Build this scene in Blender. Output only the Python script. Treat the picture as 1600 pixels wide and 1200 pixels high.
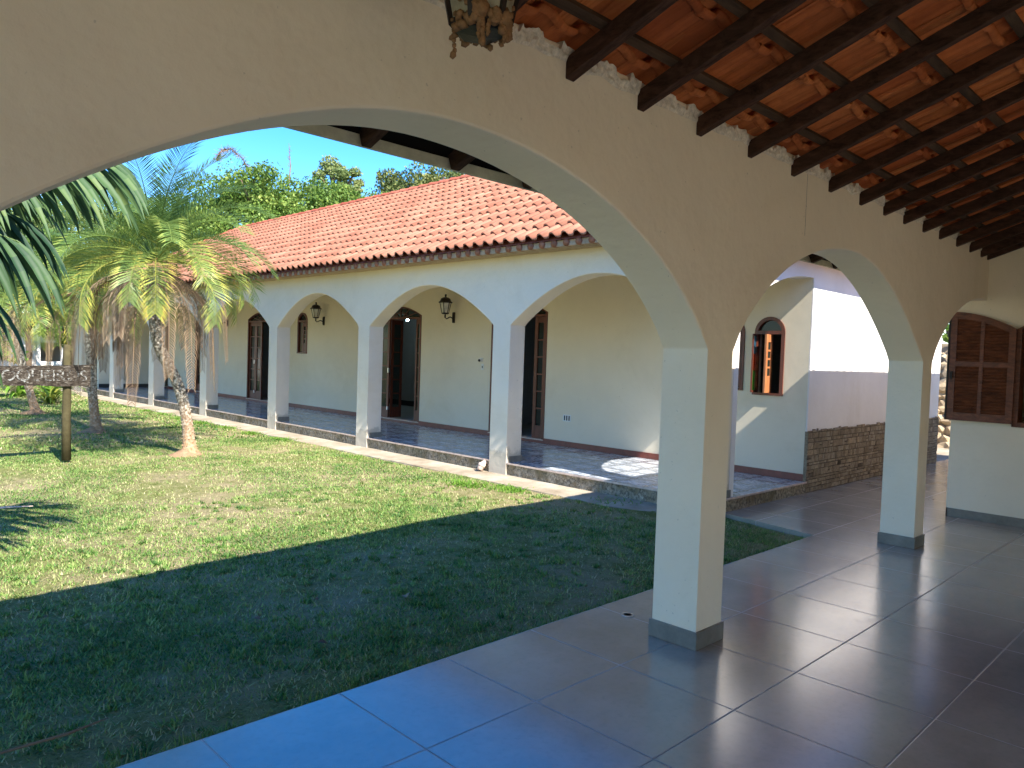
import bpy, bmesh, math, random
import numpy as np
from mathutils import Vector, Matrix, noise
R_ = math.radians
random.seed(7)
rng = np.random.default_rng(7)
for o in list(bpy.data.objects):
    bpy.data.objects.remove(o)
C = bpy.context.scene.collection
scene = bpy.context.scene

# ------------------------------------------------------------------ camera
CAMH = 1.6
cam = bpy.data.cameras.new('camera')
cam.sensor_width = 36
cam.lens = 36 * 1168.1 / 1600
cam.clip_end = 900
cam.clip_start = 0.05
camo = bpy.data.objects.new('camera', cam)
C.objects.link(camo)
yaw, pit, rol = 0.793337, -0.0366653, 0.0337318
f_ = Vector((math.cos(yaw) * math.cos(pit), math.sin(yaw) * math.cos(pit), math.sin(pit)))
r_ = Vector((math.sin(yaw), -math.cos(yaw), 0))
u_ = r_.cross(f_)
rr = math.cos(rol) * r_ + math.sin(rol) * u_
uu = -math.sin(rol) * r_ + math.cos(rol) * u_
M = Matrix(((rr.x, uu.x, -f_.x, 0), (rr.y, uu.y, -f_.y, 0), (rr.z, uu.z, -f_.z, CAMH), (0, 0, 0, 1)))
camo.matrix_world = M
scene.camera = camo

# ------------------------------------------------------------------ light
SUNDIR = Vector((0.127, 1.0, -0.945)).normalized()      # direction the light travels
sun = bpy.data.lights.new('sun', 'SUN')
sun.energy = 4.5
sun.angle = R_(0.53)
sun.color = (1.0, 0.955, 0.88)
suno = bpy.data.objects.new('sun', sun)
suno.rotation_euler = SUNDIR.to_track_quat('-Z', 'Y').to_euler()
C.objects.link(suno)
world = bpy.data.worlds.new('World')
scene.world = world
world.use_nodes = True
wn = world.node_tree
wn.nodes.clear()
sky = wn.nodes.new('ShaderNodeTexSky')
sky.sky_type = 'NISHITA'
sky.sun_disc = False
sky.sun_elevation = math.asin(-SUNDIR.z)
sky.sun_rotation = math.pi + math.atan2(0.127, 1.0)
sky.air_density = 1.0
sky.dust_density = 0.3
sky.ozone_density = 3.0
bg = wn.nodes.new('ShaderNodeBackground')
bg.inputs['Strength'].default_value = 0.133
wo = wn.nodes.new('ShaderNodeOutputWorld')
hs = wn.nodes.new('ShaderNodeHueSaturation')
hs.inputs['Saturation'].default_value = 1.42
hs.inputs['Hue'].default_value = 0.508
wn.links.new(sky.outputs[0], hs.inputs['Color'])
wn.links.new(hs.outputs[0], bg.inputs[0])
wn.links.new(bg.outputs[0], wo.inputs[0])
scene.view_settings.view_transform = 'Standard'
scene.view_settings.look = 'None'
scene.view_settings.exposure = 1.58
scene.view_settings.gamma = 1
scene.cycles.max_bounces = 10
scene.cycles.diffuse_bounces = 7
scene.cycles.glossy_bounces = 3
scene.cycles.transparent_max_bounces = 12
scene.cycles.use_denoising = True
scene.cycles.sample_clamp_indirect = 6

# ------------------------------------------------------------------ materials
class NT:
    def __init__(s, name):
        s.m = bpy.data.materials.new(name)
        s.m.use_nodes = True
        s.t = s.m.node_tree
        s.t.nodes.clear()
        s.out = s.t.nodes.new('ShaderNodeOutputMaterial')
        s.b = s.t.nodes.new('ShaderNodeBsdfPrincipled')
        s.t.links.new(s.b.outputs[0], s.out.inputs[0])
        s.tc = None
    def n(s, typ, **k):
        nd = s.t.nodes.new('ShaderNode' + typ)
        for a, b in k.items():
            setattr(nd, a, b)
        return nd
    def l(s, a, b):
        s.t.links.new(a, b)
    def v(s, nd, i, val):
        if hasattr(val, 'is_linked') or hasattr(val, 'links'):
            s.l(val, nd.inputs[i])
        else:
            nd.inputs[i].default_value = val
    def obj(s):
        if not s.tc:
            s.tc = s.n('TexCoord')
        return s.tc.outputs['Object']
    def noise(s, scale, detail=4, rough=.6, vec=None, dist=0):
        nd = s.n('TexNoise')
        s.l(vec if vec is not None else s.obj(), nd.inputs['Vector'])
        nd.inputs['Scale'].default_value = scale
        nd.inputs['Detail'].default_value = detail
        nd.inputs['Roughness'].default_value = rough
        nd.inputs['Distortion'].default_value = dist
        return nd.outputs['Fac']
    def math(s, op, a, b=0., c=0., clamp=False):
        nd = s.n('Math', operation=op)
        nd.use_clamp = clamp
        s.v(nd, 0, a); s.v(nd, 1, b)
        if op in ('MULTIPLY_ADD', 'COMPARE'):
            s.v(nd, 2, c)
        return nd.outputs[0]
    def ramp(s, fac, stops, interp='LINEAR'):
        nd = s.n('ValToRGB')
        nd.color_ramp.interpolation = interp
        cr = nd.color_ramp
        while len(cr.elements) < len(stops):
            cr.elements.new(.5)
        for e, (p, c) in zip(cr.elements, stops):
            e.position = p
            e.color = (c[0], c[1], c[2], 1) if hasattr(c, '__len__') else (c, c, c, 1)
        s.l(fac, nd.inputs[0])
        return nd.outputs[0]
    def mix(s, fac, a, b, mode='MIX'):
        nd = s.n('Mix', data_type='RGBA', blend_type=mode)
        s.v(nd, 0, fac)
        for i, val in ((6, a), (7, b)):
            if hasattr(val, 'links'):
                s.l(val, nd.inputs[i])
            else:
                nd.inputs[i].default_value = (val[0], val[1], val[2], 1)
        return nd.outputs[2]
    def attr(s, name='rnd'):
        return s.n('Attribute', attribute_name=name).outputs['Fac']
    def bump(s, h, strength=.3, dist=.01, prev=None):
        nd = s.n('Bump')
        nd.inputs['Strength'].default_value = strength
        nd.inputs['Distance'].default_value = dist
        s.l(h, nd.inputs['Height'])
        if prev is not None:
            s.l(prev, nd.inputs['Normal'])
        return nd.outputs[0]
    def fin(s, col=None, rough=.7, normal=None, spec=None, metal=None):
        if col is not None:
            if hasattr(col, 'links'):
                s.l(col, s.b.inputs['Base Color'])
            else:
                s.b.inputs['Base Color'].default_value = (*col, 1)
        if hasattr(rough, 'links'):
            s.l(rough, s.b.inputs['Roughness'])
        else:
            s.b.inputs['Roughness'].default_value = rough
        if normal is not None:
            s.l(normal, s.b.inputs['Normal'])
        if spec is not None:
            s.b.inputs['Specular IOR Level'].default_value = spec
        if metal is not None:
            s.b.inputs['Metallic'].default_value = metal
        return s.m
    def sep(s):
        nd = s.n('SeparateXYZ')
        s.l(s.obj(), nd.inputs[0])
        return nd.outputs

def plaster(name, col, dirt=False, bmp=.6):
    t = NT(name)
    n1 = t.noise(1.3, 5, .6)
    n2 = t.noise(9, 4, .7)
    c = t.mix(t.ramp(n1, [(.3, 0), (.7, 1)]), tuple(x * .95 for x in col), tuple(min(1, x * 1.03) for x in col))
    c = t.mix(t.ramp(n2, [(.62, 0), (.85, .3)]), c, tuple(x * .80 for x in col))
    n3 = t.noise(.7, 8, .75, dist=.8)
    c = t.mix(t.ramp(n3, [(.50, 0), (.66, .35)]), c, tuple(x * q for x, q in zip(col, (.84, .80, .72))))
    n4 = t.noise(38, 2, .5)
    c = t.mix(t.ramp(n4, [(.72, 0), (.76, .5)]), c, tuple(x * .55 for x in col))
    if dirt:
        z = t.sep()[2]
        h = t.math('ADD', z, t.math('MULTIPLY', t.noise(5, 5, .7), -.5))
        c = t.mix(t.ramp(h, [(-.12, .5), (.06, 0)]), c, (.36, .31, .22))
    b = t.bump(t.noise(2.6, 4, .55), bmp, .035)
    b = t.bump(t.noise(70, 4, .7), .25, .004, b)
    return t.fin(c, .75, b, spec=.25)

def wood(name, dark, light, scale=(1, 1, 18), rough=.5, spec=.4):
    t = NT(name)
    mp = t.n('Mapping')
    t.l(t.obj(), mp.inputs[0])
    mp.inputs['Scale'].default_value = scale
    n1 = t.noise(3, 6, .7, mp.outputs[0], .6)
    c = t.mix(t.ramp(n1, [(.3, 0), (.7, 1)]), dark, light)
    return t.fin(c, rough, t.bump(n1, .3, .003), spec=spec)

M_ = {}
M_['wall'] = plaster('cream_plaster', (.86, .755, .575))
M_['facade'] = plaster('pale_plaster', (.76, .675, .545), True)
M_['rear'] = plaster('cream_wall_paint', (.78, .68, .51), False, .12)
M_['white'] = plaster('white_plaster', (.84, .79, .74), False, .3)
M_['ceil'] = plaster('dark_ceiling', (.35, .28, .2))
M_['room'] = plaster('room_paint', (.52, .52, .52))

# grey porcelain floor, 64 x 66 cm tiles
def floor_mat():
    t = NT('grey_porcelain')
    X, Y, Z = t.sep()
    ux = t.math('DIVIDE', t.math('SUBTRACT', X, 1.873), .6415)
    uy = t.math('DIVIDE', t.math('SUBTRACT', Y, 2.985), .6575)
    fx, fy = t.math('FRACT', ux), t.math('FRACT', uy)
    dx = t.math('MINIMUM', fx, t.math('SUBTRACT', 1, fx))
    dy = t.math('MINIMUM', fy, t.math('SUBTRACT', 1, fy))
    d = t.math('MINIMUM', dx, dy)
    joint = t.ramp(d, [(.0028, 1), (.0060, 0)])
    cb = t.n('CombineXYZ')
    t.l(t.math('FLOOR', ux), cb.inputs[0]); t.l(t.math('FLOOR', uy), cb.inputs[1])
    wn_ = t.n('TexWhiteNoise', noise_dimensions='3D')
    t.l(cb.outputs[0], wn_.inputs[0])
    rv = wn_.outputs['Value']
    n1 = t.noise(2.5, 5, .65)
    n2 = t.noise(30, 3, .6)
    c = t.mix(t.ramp(n1, [(.3, 0), (.7, 1)]), (.26, .235, .19), (.38, .345, .285))
    c = t.mix(t.math('MULTIPLY', rv, .3), c, (.37, .345, .30))
    c = t.mix(t.ramp(n2, [(.5, 0), (.8, .25)]), c, (.12, .11, .1))
    jn = t.noise(1.1, 3, .6)
    c = t.mix(joint, c, t.ramp(jn, [(.4, (.05, .045, .04)), (.62, (.3, .27, .24))]))
    sc_ = t.noise(1.8, 6, .8, dist=1.5)
    ro = t.math('ADD', t.math('MULTIPLY', n1, .10), .15)
    ro = t.math('ADD', ro, t.ramp(sc_, [(.60, 0), (.8, .10)]))
    ro = t.math('ADD', ro, t.math('MULTIPLY', joint, .5))
    hb = t.math('SUBTRACT', 1, joint)
    b = t.bump(hb, .5, .002)
    # every tile lies a hair out of level
    geo = t.n('NewGeometry')
    vm = t.n('VectorMath', operation='MULTIPLY_ADD')
    t.l(wn_.outputs['Color'], vm.inputs[0])
    vm.inputs[1].default_value = (.006, .006, 0)
    vm.inputs[2].default_value = (-.003, -.003, 0)
    va = t.n('VectorMath', operation='ADD')
    t.l(b, va.inputs[0]); t.l(vm.outputs[0], va.inputs[1])
    t.fin(c, ro, va.outputs[0], spec=1.0)
    t.b.inputs['IOR'].default_value = 2.0
    return t.m
M_['floor'] = floor_mat()

def marble_mat():
    t = NT('streaked_marble_tile')
    X, Y, Z = t.sep()
    s = .42
    ux, uy = t.math('DIVIDE', X, s), t.math('DIVIDE', Y, s)
    fx, fy = t.math('FRACT', ux), t.math('FRACT', uy)
    dx = t.math('MINIMUM', fx, t.math('SUBTRACT', 1, fx))
    dy = t.math('MINIMUM', fy, t.math('SUBTRACT', 1, fy))
    d = t.math('MINIMUM', dx, dy)
    border = t.ramp(d, [(.03, 1), (.045, 0), (.09, 0), (.10, 1), (.115, 1), (.13, 0)])
    mp = t.n('Mapping'); t.l(t.obj(), mp.inputs[0])
    mp.inputs['Scale'].default_value = (9, 2.6, 1)
    mp.inputs['Rotation'].default_value = (0, 0, .25)
    n1 = t.noise(2.2, 6, .7, mp.outputs[0], 1.4)
    c = t.ramp(n1, [(.36, (.05, .06, .09)), (.44, (.25, .28, .33)), (.52, (.55, .57, .60)), (.66, (.78, .78, .76))])
    c = t.mix(t.math('MULTIPLY', border, .8), c, (.05, .055, .075))
    return t.fin(c, t.math('ADD', .12, t.math('MULTIPLY', n1, .12)), t.bump(border, .2, .001), spec=.6)
M_['marble'] = marble_mat()

def moss_concrete():
    t = NT('mossy_concrete')
    n1, n2, n3 = t.noise(7, 8, .75), t.noise(28, 6, .75), t.noise(2.1, 4, .6)
    c = t.ramp(n2, [(.36, (.09, .08, .06)), (.48, (.28, .235, .17)), (.62, (.58, .50, .38))])
    c = t.mix(t.ramp(n1, [(.48, 0), (.64, .8)]), c, (.24, .17, .085))
    c = t.mix(t.ramp(n3, [(.5, 0), (.66, .55)]), c, (.09, .095, .045))
    return t.fin(c, .95, t.bump(n2, 1, .02), spec=.1)
M_['moss'] = moss_concrete()

def path_mat():
    t = NT('worn_concrete')
    n1, n2 = t.noise(1.6, 7, .7), t.noise(40, 4, .7)
    c = t.ramp(n1, [(.3, (.22, .17, .11)), (.5, (.36, .30, .22)), (.68, (.50, .44, .34))])
    c = t.mix(t.ramp(n2, [(.5, 0), (.75, .5)]), c, (.2, .16, .1))
    return t.fin(c, .95, t.bump(n2, .7, .008), spec=.1)
M_['path'] = path_mat()

def lawn_mat():
    t = NT('lawn_soil')
    n1, n2, n3 = t.noise(.55, 6, .65), t.noise(7, 6, .75), t.noise(60, 4, .8)
    g = t.mix(t.ramp(n2, [(.35, 0), (.65, 1)]), (.17, .19, .05), (.33, .32, .12))
    dry = t.mix(t.ramp(n3, [(.4, 0), (.6, 1)]), (.33, .25, .13), (.55, .44, .26))
    a = t.math('ADD', t.math('MULTIPLY', n1, .7), t.math('MULTIPLY', n2, .35))
    c = t.mix(t.ramp(a, [(.46, 0), (.60, .9)]), g, dry)
    c = t.mix(t.ramp(n3, [(.50, 0), (.68, .75)]), c, (.05, .045, .02))
    return t.fin(c, .95, t.bump(n3, 1, .03), spec=.08)
M_['lawn'] = lawn_mat()

def blade_mat(name, cols, trans=.35, rough=.55, spec=.3):
    t = NT(name)
    c = t.ramp(t.attr(), cols)
    t.fin(c, rough, spec=spec)
    tr = t.n('BsdfTranslucent')
    t.l(c, tr.inputs[0])
    mx = t.n('MixShader')
    mx.inputs[0].default_value = trans
    t.l(t.b.outputs[0], mx.inputs[1]); t.l(tr.outputs[0], mx.inputs[2])
    t.l(mx.outputs[0], t.out.inputs[0])
    return t.m
M_['grass'] = blade_mat('grass_blade', [(0, (.05, .13, .025)), (.25, (.13, .25, .045)), (.5, (.27, .37, .09)), (.72, (.42, .43, .17)), (1, (.58, .48, .27))], .3)
M_['weed'] = blade_mat('bright_weed', [(0, (.10, .24, .02)), (1, (.25, .42, .06))], .4)
M_['frond'] = blade_mat('palm_leaflet', [(0, (.08, .155, .04)), (.4, (.20, .29, .065)), (.7, (.48, .46, .09)), (1, (.72, .52, .10))], .35, .45, .4)
M_['deadfrond'] = blade_mat('dead_palm_leaflet', [(0, (.09, .055, .035)), (.5, (.25, .165, .10)), (1, (.45, .33, .21))], .2, .8, .1)
M_['bigleaf'] = blade_mat('broad_leaflet', [(0, (.025, .065, .03)), (.6, (.09, .16, .05)), (1, (.28, .32, .09))], .3, .55, .3)
M_['tree1'] = blade_mat('light_tree_leaf', [(0, (.05, .11, .015)), (.5, (.13, .22, .035)), (1, (.30, .36, .07))], .3)
M_['tree2'] = blade_mat('dark_tree_leaf', [(0, (.03, .055, .012)), (.5, (.085, .12, .03)), (1, (.27, .26, .07))], .2)
M_['tree3'] = blade_mat('pale_tree_leaf', [(0, (.10, .16, .05)), (.5, (.22, .28, .09)), (1, (.42, .42, .16))], .35)
M_['strap'] = blade_mat('yellowish_strap_leaf', [(0, (.06, .14, .02)), (.6, (.30, .34, .04)), (1, (.50, .42, .08))], .35)
M_['dryleaf'] = blade_mat('dry_leaf', [(0, (.13, .07, .04)), (.5, (.26, .17, .10)), (1, (.40, .32, .24))], .1, .8)

def tile_mat(name, a, b, cst, rough=.8, streak=(3, 40, 3)):
    t = NT(name)
    n1, n2 = t.noise(1.2, 5, .7), t.noise(25, 5, .7)
    c = t.mix(t.attr(), a, b)
    c = t.mix(t.ramp(n1, [(.42, 0), (.68, .6)]), c, cst)
    mp = t.n('Mapping'); t.l(t.obj(), mp.inputs[0]); mp.inputs['Scale'].default_value = streak
    n4 = t.noise(1.0, 4, .7, mp.outputs[0])
    c = t.mix(t.ramp(n4, [(.45, 0), (.62, .4)]), c, tuple(x * .5 for x in a))
    c = t.mix(t.ramp(n2, [(.5, 0), (.8, .45)]), c, tuple(x * .55 for x in a))
    return t.fin(c, rough, t.bump(n4, .5, .004, t.bump(n2, .4, .004)), spec=.15)
M_['tile'] = tile_mat('pink_clay_tile', (.38, .155, .09), (.50, .235, .145), (.29, .105, .065))
M_['tileA'] = tile_mat('orange_clay_tile', (.44, .11, .032), (.62, .21, .065), (.27, .07, .027), streak=(60, 2.5, 2.5))
M_['ridge'] = tile_mat('red_ridge_clay', (.42, .10, .055), (.62, .2, .12), (.3, .08, .05))
M_['rafter'] = wood('weathered_dark_wood', (.02, .010, .006), (.10, .05, .032), (14, 3, 8), .85, .15)
M_['batten'] = wood('old_batten_wood', (.03, .018, .01), (.11, .065, .038), (1, 6, 6), .8, .15)
M_['redwood'] = wood('varnished_red_wood', (.07, .016, .008), (.17, .042, .019), (8, 8, 1), .4, .5)
M_['litwood'] = wood('sunlit_red_wood', (.30, .10, .035), (.48, .2, .08), (8, 8, 1), .4, .5)  # red wood in a lighter tone, sunlight put into its colour
M_['shutter'] = wood('shutter_wood', (.06, .02, .009), (.26, .085, .035), (3, 3, 10), .5, .4)
M_['signwood'] = None

def sign_mat():
    t = NT('lichen_covered_board')
    mp = t.n('Mapping'); t.l(t.obj(), mp.inputs[0]); mp.inputs['Scale'].default_value = (5, 5, 16)
    n1, n2 = t.noise(3, 8, .8, mp.outputs[0], 1), t.noise(9, 5, .7)
    c = t.ramp(n1, [(.42, (.015, .011, .009)), (.54, (.06, .047, .034)), (.68, (.30, .27, .23))])
    c = t.mix(t.ramp(n2, [(.5, 0), (.65, .6)]), c, (.05, .04, .03))
    return t.fin(c, .95, t.bump(n1, 1, .01), spec=.1)
M_['sign'] = sign_mat()

def simple(name, col, rough=.5, metal=0., spec=.5, nz=0):
    t = NT(name)
    if nz:
        c = t.mix(t.ramp(t.noise(nz, 5, .7), [(.3, 0), (.7, 1)]), tuple(x * .7 for x in col), tuple(min(1, x * 1.25) for x in col))
        return t.fin(c, rough, t.bump(t.noise(nz * 3, 4, .7), .4, .004), spec=spec, metal=metal)
    return t.fin(col, rough, spec=spec, metal=metal)
M_['shadewood'] = simple('shade_dark_wood', (.010, .007, .005), .9, 0, .1, 6)  # near-black stands in for the shade under the near eave
M_['eavemortar'] = simple('stained_eave_mortar', (.40, .30, .20), .95, 0, .1, 14)
M_['eaveclay'] = simple('weathered_clay_ends', (.30, .13, .075), .9, 0, .1, 10)
M_['iron'] = simple('dark_iron', (.025, .018, .014), .5, .3, .4, 20)
M_['skirt'] = simple('grey_skirting_tile', (.20, .185, .15), .4, 0, .5, 6)
M_['redskirt'] = simple('oxblood_skirting', (.19, .045, .028), .35, 0, .5, 8)
M_['fascia'] = simple('cream_painted_board', (.60, .55, .40), .7, 0, .3, 5)
M_['mortar'] = simple('rough_mortar', (.70, .62, .49), .95, 0, .1, 40)
M_['mud'] = simple('wasp_mud', (.27, .15, .07), .95, 0, .05, 60)
M_['post'] = simple('old_fence_post', (.075, .062, .03), .9, 0, .1, 12)
M_['plastic'] = simple('white_plastic', (.75, .74, .70), .4)
M_['dark'] = simple('dark_plastic', (.03, .03, .03), .4)
M_['steel'] = simple('brushed_steel', (.7, .7, .72), .3, .9)
M_['lampglass'] = simple('clouded_lamp_glass', (.62, .60, .52), .25, 0, .6, 12)
M_['dirtyglass'] = simple('mud_stained_glass', (.36, .32, .21), .5, 0, .4, 22)
M_['pipe'] = simple('clay_pipe', (.66, .50, .40), .7, 0, .2, 15)
M_['wicker'] = simple('dark_furniture', (.03, .03, .035), .5)
M_['soil'] = simple('bare_reddish_soil', (.30, .19, .11), .98, 0, .05, 25)

def glass_mat():
    t = NT('dark_window_glass')
    t.fin((.02, .028, .022), .12, spec=.4)
    tr = t.n('BsdfTransparent'); tr.inputs[0].default_value = (.35, .4, .36, 1)
    mx = t.n('MixShader'); mx.inputs[0].default_value = .35
    t.l(t.b.outputs[0], mx.inputs[1]); t.l(tr.outputs[0], mx.inputs[2]); t.l(mx.outputs[0], t.out.inputs[0])
    return t.m
M_['glass'] = glass_mat()
def stained(name, c):
    t = NT(name)
    t.fin(tuple(x * .5 for x in c), .1, spec=.6)
    tr = t.n('BsdfTransparent'); tr.inputs[0].default_value = (*c, 1)
    mx = t.n('MixShader'); mx.inputs[0].default_value = .75
    t.l(t.b.outputs[0], mx.inputs[1]); t.l(tr.outputs[0], mx.inputs[2]); t.l(mx.outputs[0], t.out.inputs[0])
    return t.m
M_['sg_g'] = stained('green_stained_glass', (.1, .75, .1))
M_['sg_r'] = stained('red_stained_glass', (.9, .12, .04))
M_['sg_b'] = stained('blue_stained_glass', (.1, .5, .8))
def emit(name, c, s):
    t = NT(name)
    t.fin(c, .5)
    t.b.inputs['Emission Color'].default_value = (*c, 1)
    t.b.inputs['Emission Strength'].default_value = s
    return t.m
M_['bulb'] = emit('lit_bulb', (.6, .9, 1), 30)

def stone_clad():
    t = NT('rustic_stone_cladding')
    n1, n2 = t.noise(40, 6, .75), t.noise(9, 4, .6)
    c = t.ramp(t.attr(), [(0, (.06, .045, .03)), (.02, (.24, .18, .115)), (.5, (.34, .265, .175)), (.8, (.40, .33, .235)), (1, (.47, .35, .215))])
    c = t.mix(t.ramp(n1, [(.4, 0), (.66, .7)]), c, (.11, .085, .06))
    c = t.mix(t.ramp(n2, [(.5, 0), (.7, .35)]), c, (.42, .36, .27))
    return t.fin(c, .95, t.bump(n1, .9, .008), spec=.1)
M_['stone'] = stone_clad()
M_['rock'] = simple('tawny_field_stone', (.42, .32, .20), .95, 0, .1, 6)
def trunk_mat():
    t = NT('palm_trunk_bark')
    n1, n2 = t.noise(26, 3, .6), t.noise(80, 4, .7)
    c = t.ramp(n1, [(.36, (.09, .075, .055)), (.5, (.26, .22, .17)), (.64, (.52, .48, .40))])
    z = t.sep()[2]
    c = t.mix(t.ramp(t.math('ADD', z, t.math('MULTIPLY', n1, .3)), [(.25, .8), (1.0, 0)]), c, (.42, .25, .13))
    return t.fin(c, .95, t.bump(n2, .7, .01), spec=.08)
M_['trunk'] = trunk_mat()
M_['bark'] = simple('tree_bark', (.14, .10, .07), .95, 0, .1, 8)

# ------------------------------------------------------------------ mesh helpers
class MB:
    def __init__(s, off=(0, 0, 0)):
        s.v, s.f, s.r, s.off = [], [], [], Vector(off)
    def face(s, pts, r=.5):
        i = len(s.v)
        s.v += [tuple(p) for p in pts]
        s.f.append(tuple(range(i, i + len(pts)))); s.r.append(r)
    def box(s, x0, x1, y0, y1, z0, z1, r=.5, mtx=None):
        i = len(s.v)
        pts = [(x, y, z) for z in (z0, z1) for y in (y0, y1) for x in (x0, x1)]
        if mtx is not None:
            pts = [tuple(mtx @ Vector(p)) for p in pts]
        s.v += pts
        for q in ((0, 2, 3, 1), (4, 5, 7, 6), (0, 1, 5, 4), (2, 6, 7, 3), (0, 4, 6, 2), (1, 3, 7, 5)):
            s.f.append(tuple(i + k for k in q)); s.r.append(r)
    def beam(s, a, b, w, h, up=(0, 0, 1), r=.5, taper=1.):
        a, b = Vector(a), Vector(b)
        d = (b - a).normalized(); up = Vector(up)
        sd = d.cross(up).normalized(); u2 = sd.cross(d)
        i = len(s.v)
        for p, k in ((a, 1), (b, taper)):
            for sx, sy in ((-1, -1), (1, -1), (1, 1), (-1, 1)):
                s.v.append(tuple(p + sd * (sx * w / 2 * k) + u2 * (sy * h / 2 * k)))
        for q in ((3, 2, 1, 0), (4, 5, 6, 7), (0, 1, 5, 4), (1, 2, 6, 5), (2, 3, 7, 6), (3, 0, 4, 7)):
            s.f.append(tuple(i + k for k in q)); s.r.append(r)
    def tube(s, pts, rad, n=8, r=.5, cap=True):
        pts = [Vector(p) for p in pts]
        if not hasattr(rad, '__len__'):
            rad = [rad] * len(pts)
        i0 = len(s.v)
        for k, p in enumerate(pts):
            d = (pts[min(k + 1, len(pts) - 1)] - pts[max(k - 1, 0)]).normalized()
            a = Vector((1, 0, 0)) if abs(d.x) < .8 else Vector((0, 1, 0))
            e1 = d.cross(a).normalized(); e2 = d.cross(e1)
            for j in range(n):
                an = 2 * math.pi * j / n
                s.v.append(tuple(p + (e1 * math.cos(an) + e2 * math.sin(an)) * rad[k]))
        for k in range(len(pts) - 1):
            for j in range(n):
                a = i0 + k * n + j; b = i0 + k * n + (j + 1) % n
                s.f.append((a, b, b + n, a + n)); s.r.append(r)
        if cap:
            s.f.append(tuple(i0 + j for j in range(n))[::-1]); s.r.append(r)
            s.f.append(tuple(i0 + (len(pts) - 1) * n + j for j in range(n))); s.r.append(r)
    def lathe(s, prof, cx=0, cy=0, n=16, r=.5, rot=0):
        i0 = len(s.v)
        for rad, z in prof:
            for j in range(n):
                an = 2 * math.pi * j / n + rot
                s.v.append((cx + rad * math.cos(an), cy + rad * math.sin(an), z))
        for k in range(len(prof) - 1):
            for j in range(n):
                a = i0 + k * n + j; b = i0 + k * n + (j + 1) % n
                s.f.append((a, b, b + n, a + n)); s.r.append(r)
        s.f.append(tuple(i0 + j for j in range(n))[::-1]); s.r.append(r)
        s.f.append(tuple(i0 + (len(prof) - 1) * n + j for j in range(n))); s.r.append(r)
    def blob(s, c, rad, sub=2, nz=.3, sc=2., r=.5, squash=(1, 1, 1)):
        bm = bmesh.new()
        bmesh.ops.create_icosphere(bm, subdivisions=sub, radius=1)
        i0 = len(s.v); c = Vector(c)
        for v in bm.verts:
            k = 1 + nz * noise.noise((v.co + c * 3.1) * sc)
            s.v.append(tuple(c + Vector((v.co.x * squash[0], v.co.y * squash[1], v.co.z * squash[2])) * rad * k))
        for f in bm.faces:
            s.f.append(tuple(i0 + v.index for v in f.verts)); s.r.append(r)
        bm.free()
    def build(s, name, mat, parent=None, smooth=False, merge=False, bevel=0, bseg=2):
        me = bpy.data.meshes.new(name)
        off = s.off
        if parent is not None and parent.parent is not None:
            off = parent['wl'] if 'wl' in parent else off
        vs = s.v
        if off[0] or off[1] or off[2]:
            vs = [(v[0] - off[0], v[1] - off[1], v[2] - off[2]) for v in vs]
        me.from_pydata(vs, [], s.f)
        at = me.attributes.new('rnd', 'FLOAT', 'FACE')
        at.data.foreach_set('value', s.r)
        if merge:
            bm = bmesh.new(); bm.from_mesh(me)
            bmesh.ops.remove_doubles(bm, verts=bm.verts, dist=.0005)
            bmesh.ops.recalc_face_normals(bm, faces=bm.faces)
            bm.to_mesh(me); bm.free()
        if smooth:
            me.polygons.foreach_set('use_smooth', [True] * len(me.polygons))
        me.materials.append(mat)
        o = bpy.data.objects.new(name, me)
        C.objects.link(o)
        o.parent = parent
        if bevel:
            m = o.modifiers.new('bevel', 'BEVEL'); m.width = bevel; m.segments = bseg
            m.limit_method = 'ANGLE'; m.angle_limit = R_(25)
        return o

def thing(name, label, cat, loc=(0, 0, 0), rz=0, group=None):
    o = bpy.data.objects.new(name, None)
    C.objects.link(o)
    o.empty_display_size = .2
    o.location = loc; o.rotation_euler = (0, 0, rz)
    o['label'] = label; o['category'] = cat
    if group: o['group'] = group
    return o
def tag(o, label, cat, group=None, kind=None):
    o['label'] = label; o['category'] = cat
    if group: o['group'] = group
    if kind: o['kind'] = kind
    return o
def struct(o):
    o['kind'] = 'structure'; return o
def dup(root, loc, rz, label, group=None):
    r = root.copy(); C.objects.link(r); r.location = loc; r.rotation_euler = (0, 0, rz)
    r['label'] = label
    if group: r['group'] = group
    for ch in list(root.children):
        c = ch.copy(); C.objects.link(c); c.parent = r
        for g in ch.children:
            d = g.copy(); C.objects.link(d); d.parent = c
    return r

def arch_h(t, rise):
    t = min(1, abs(t))
    return rise * (.55 * (1 - t * t) + .45 * math.cos(math.pi / 2 * t))

def arch_r(t, rise, side=1, q=1.15):
    """hand-built arch: a rounder haunch on one side than on the other"""
    if t * side <= 0:
        return arch_h(t, rise)
    t = min(1, abs(t)); k = math.sqrt(q * q - 1)
    return rise * (math.sqrt(q * q - t * t) - k) / (q - k)

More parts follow.
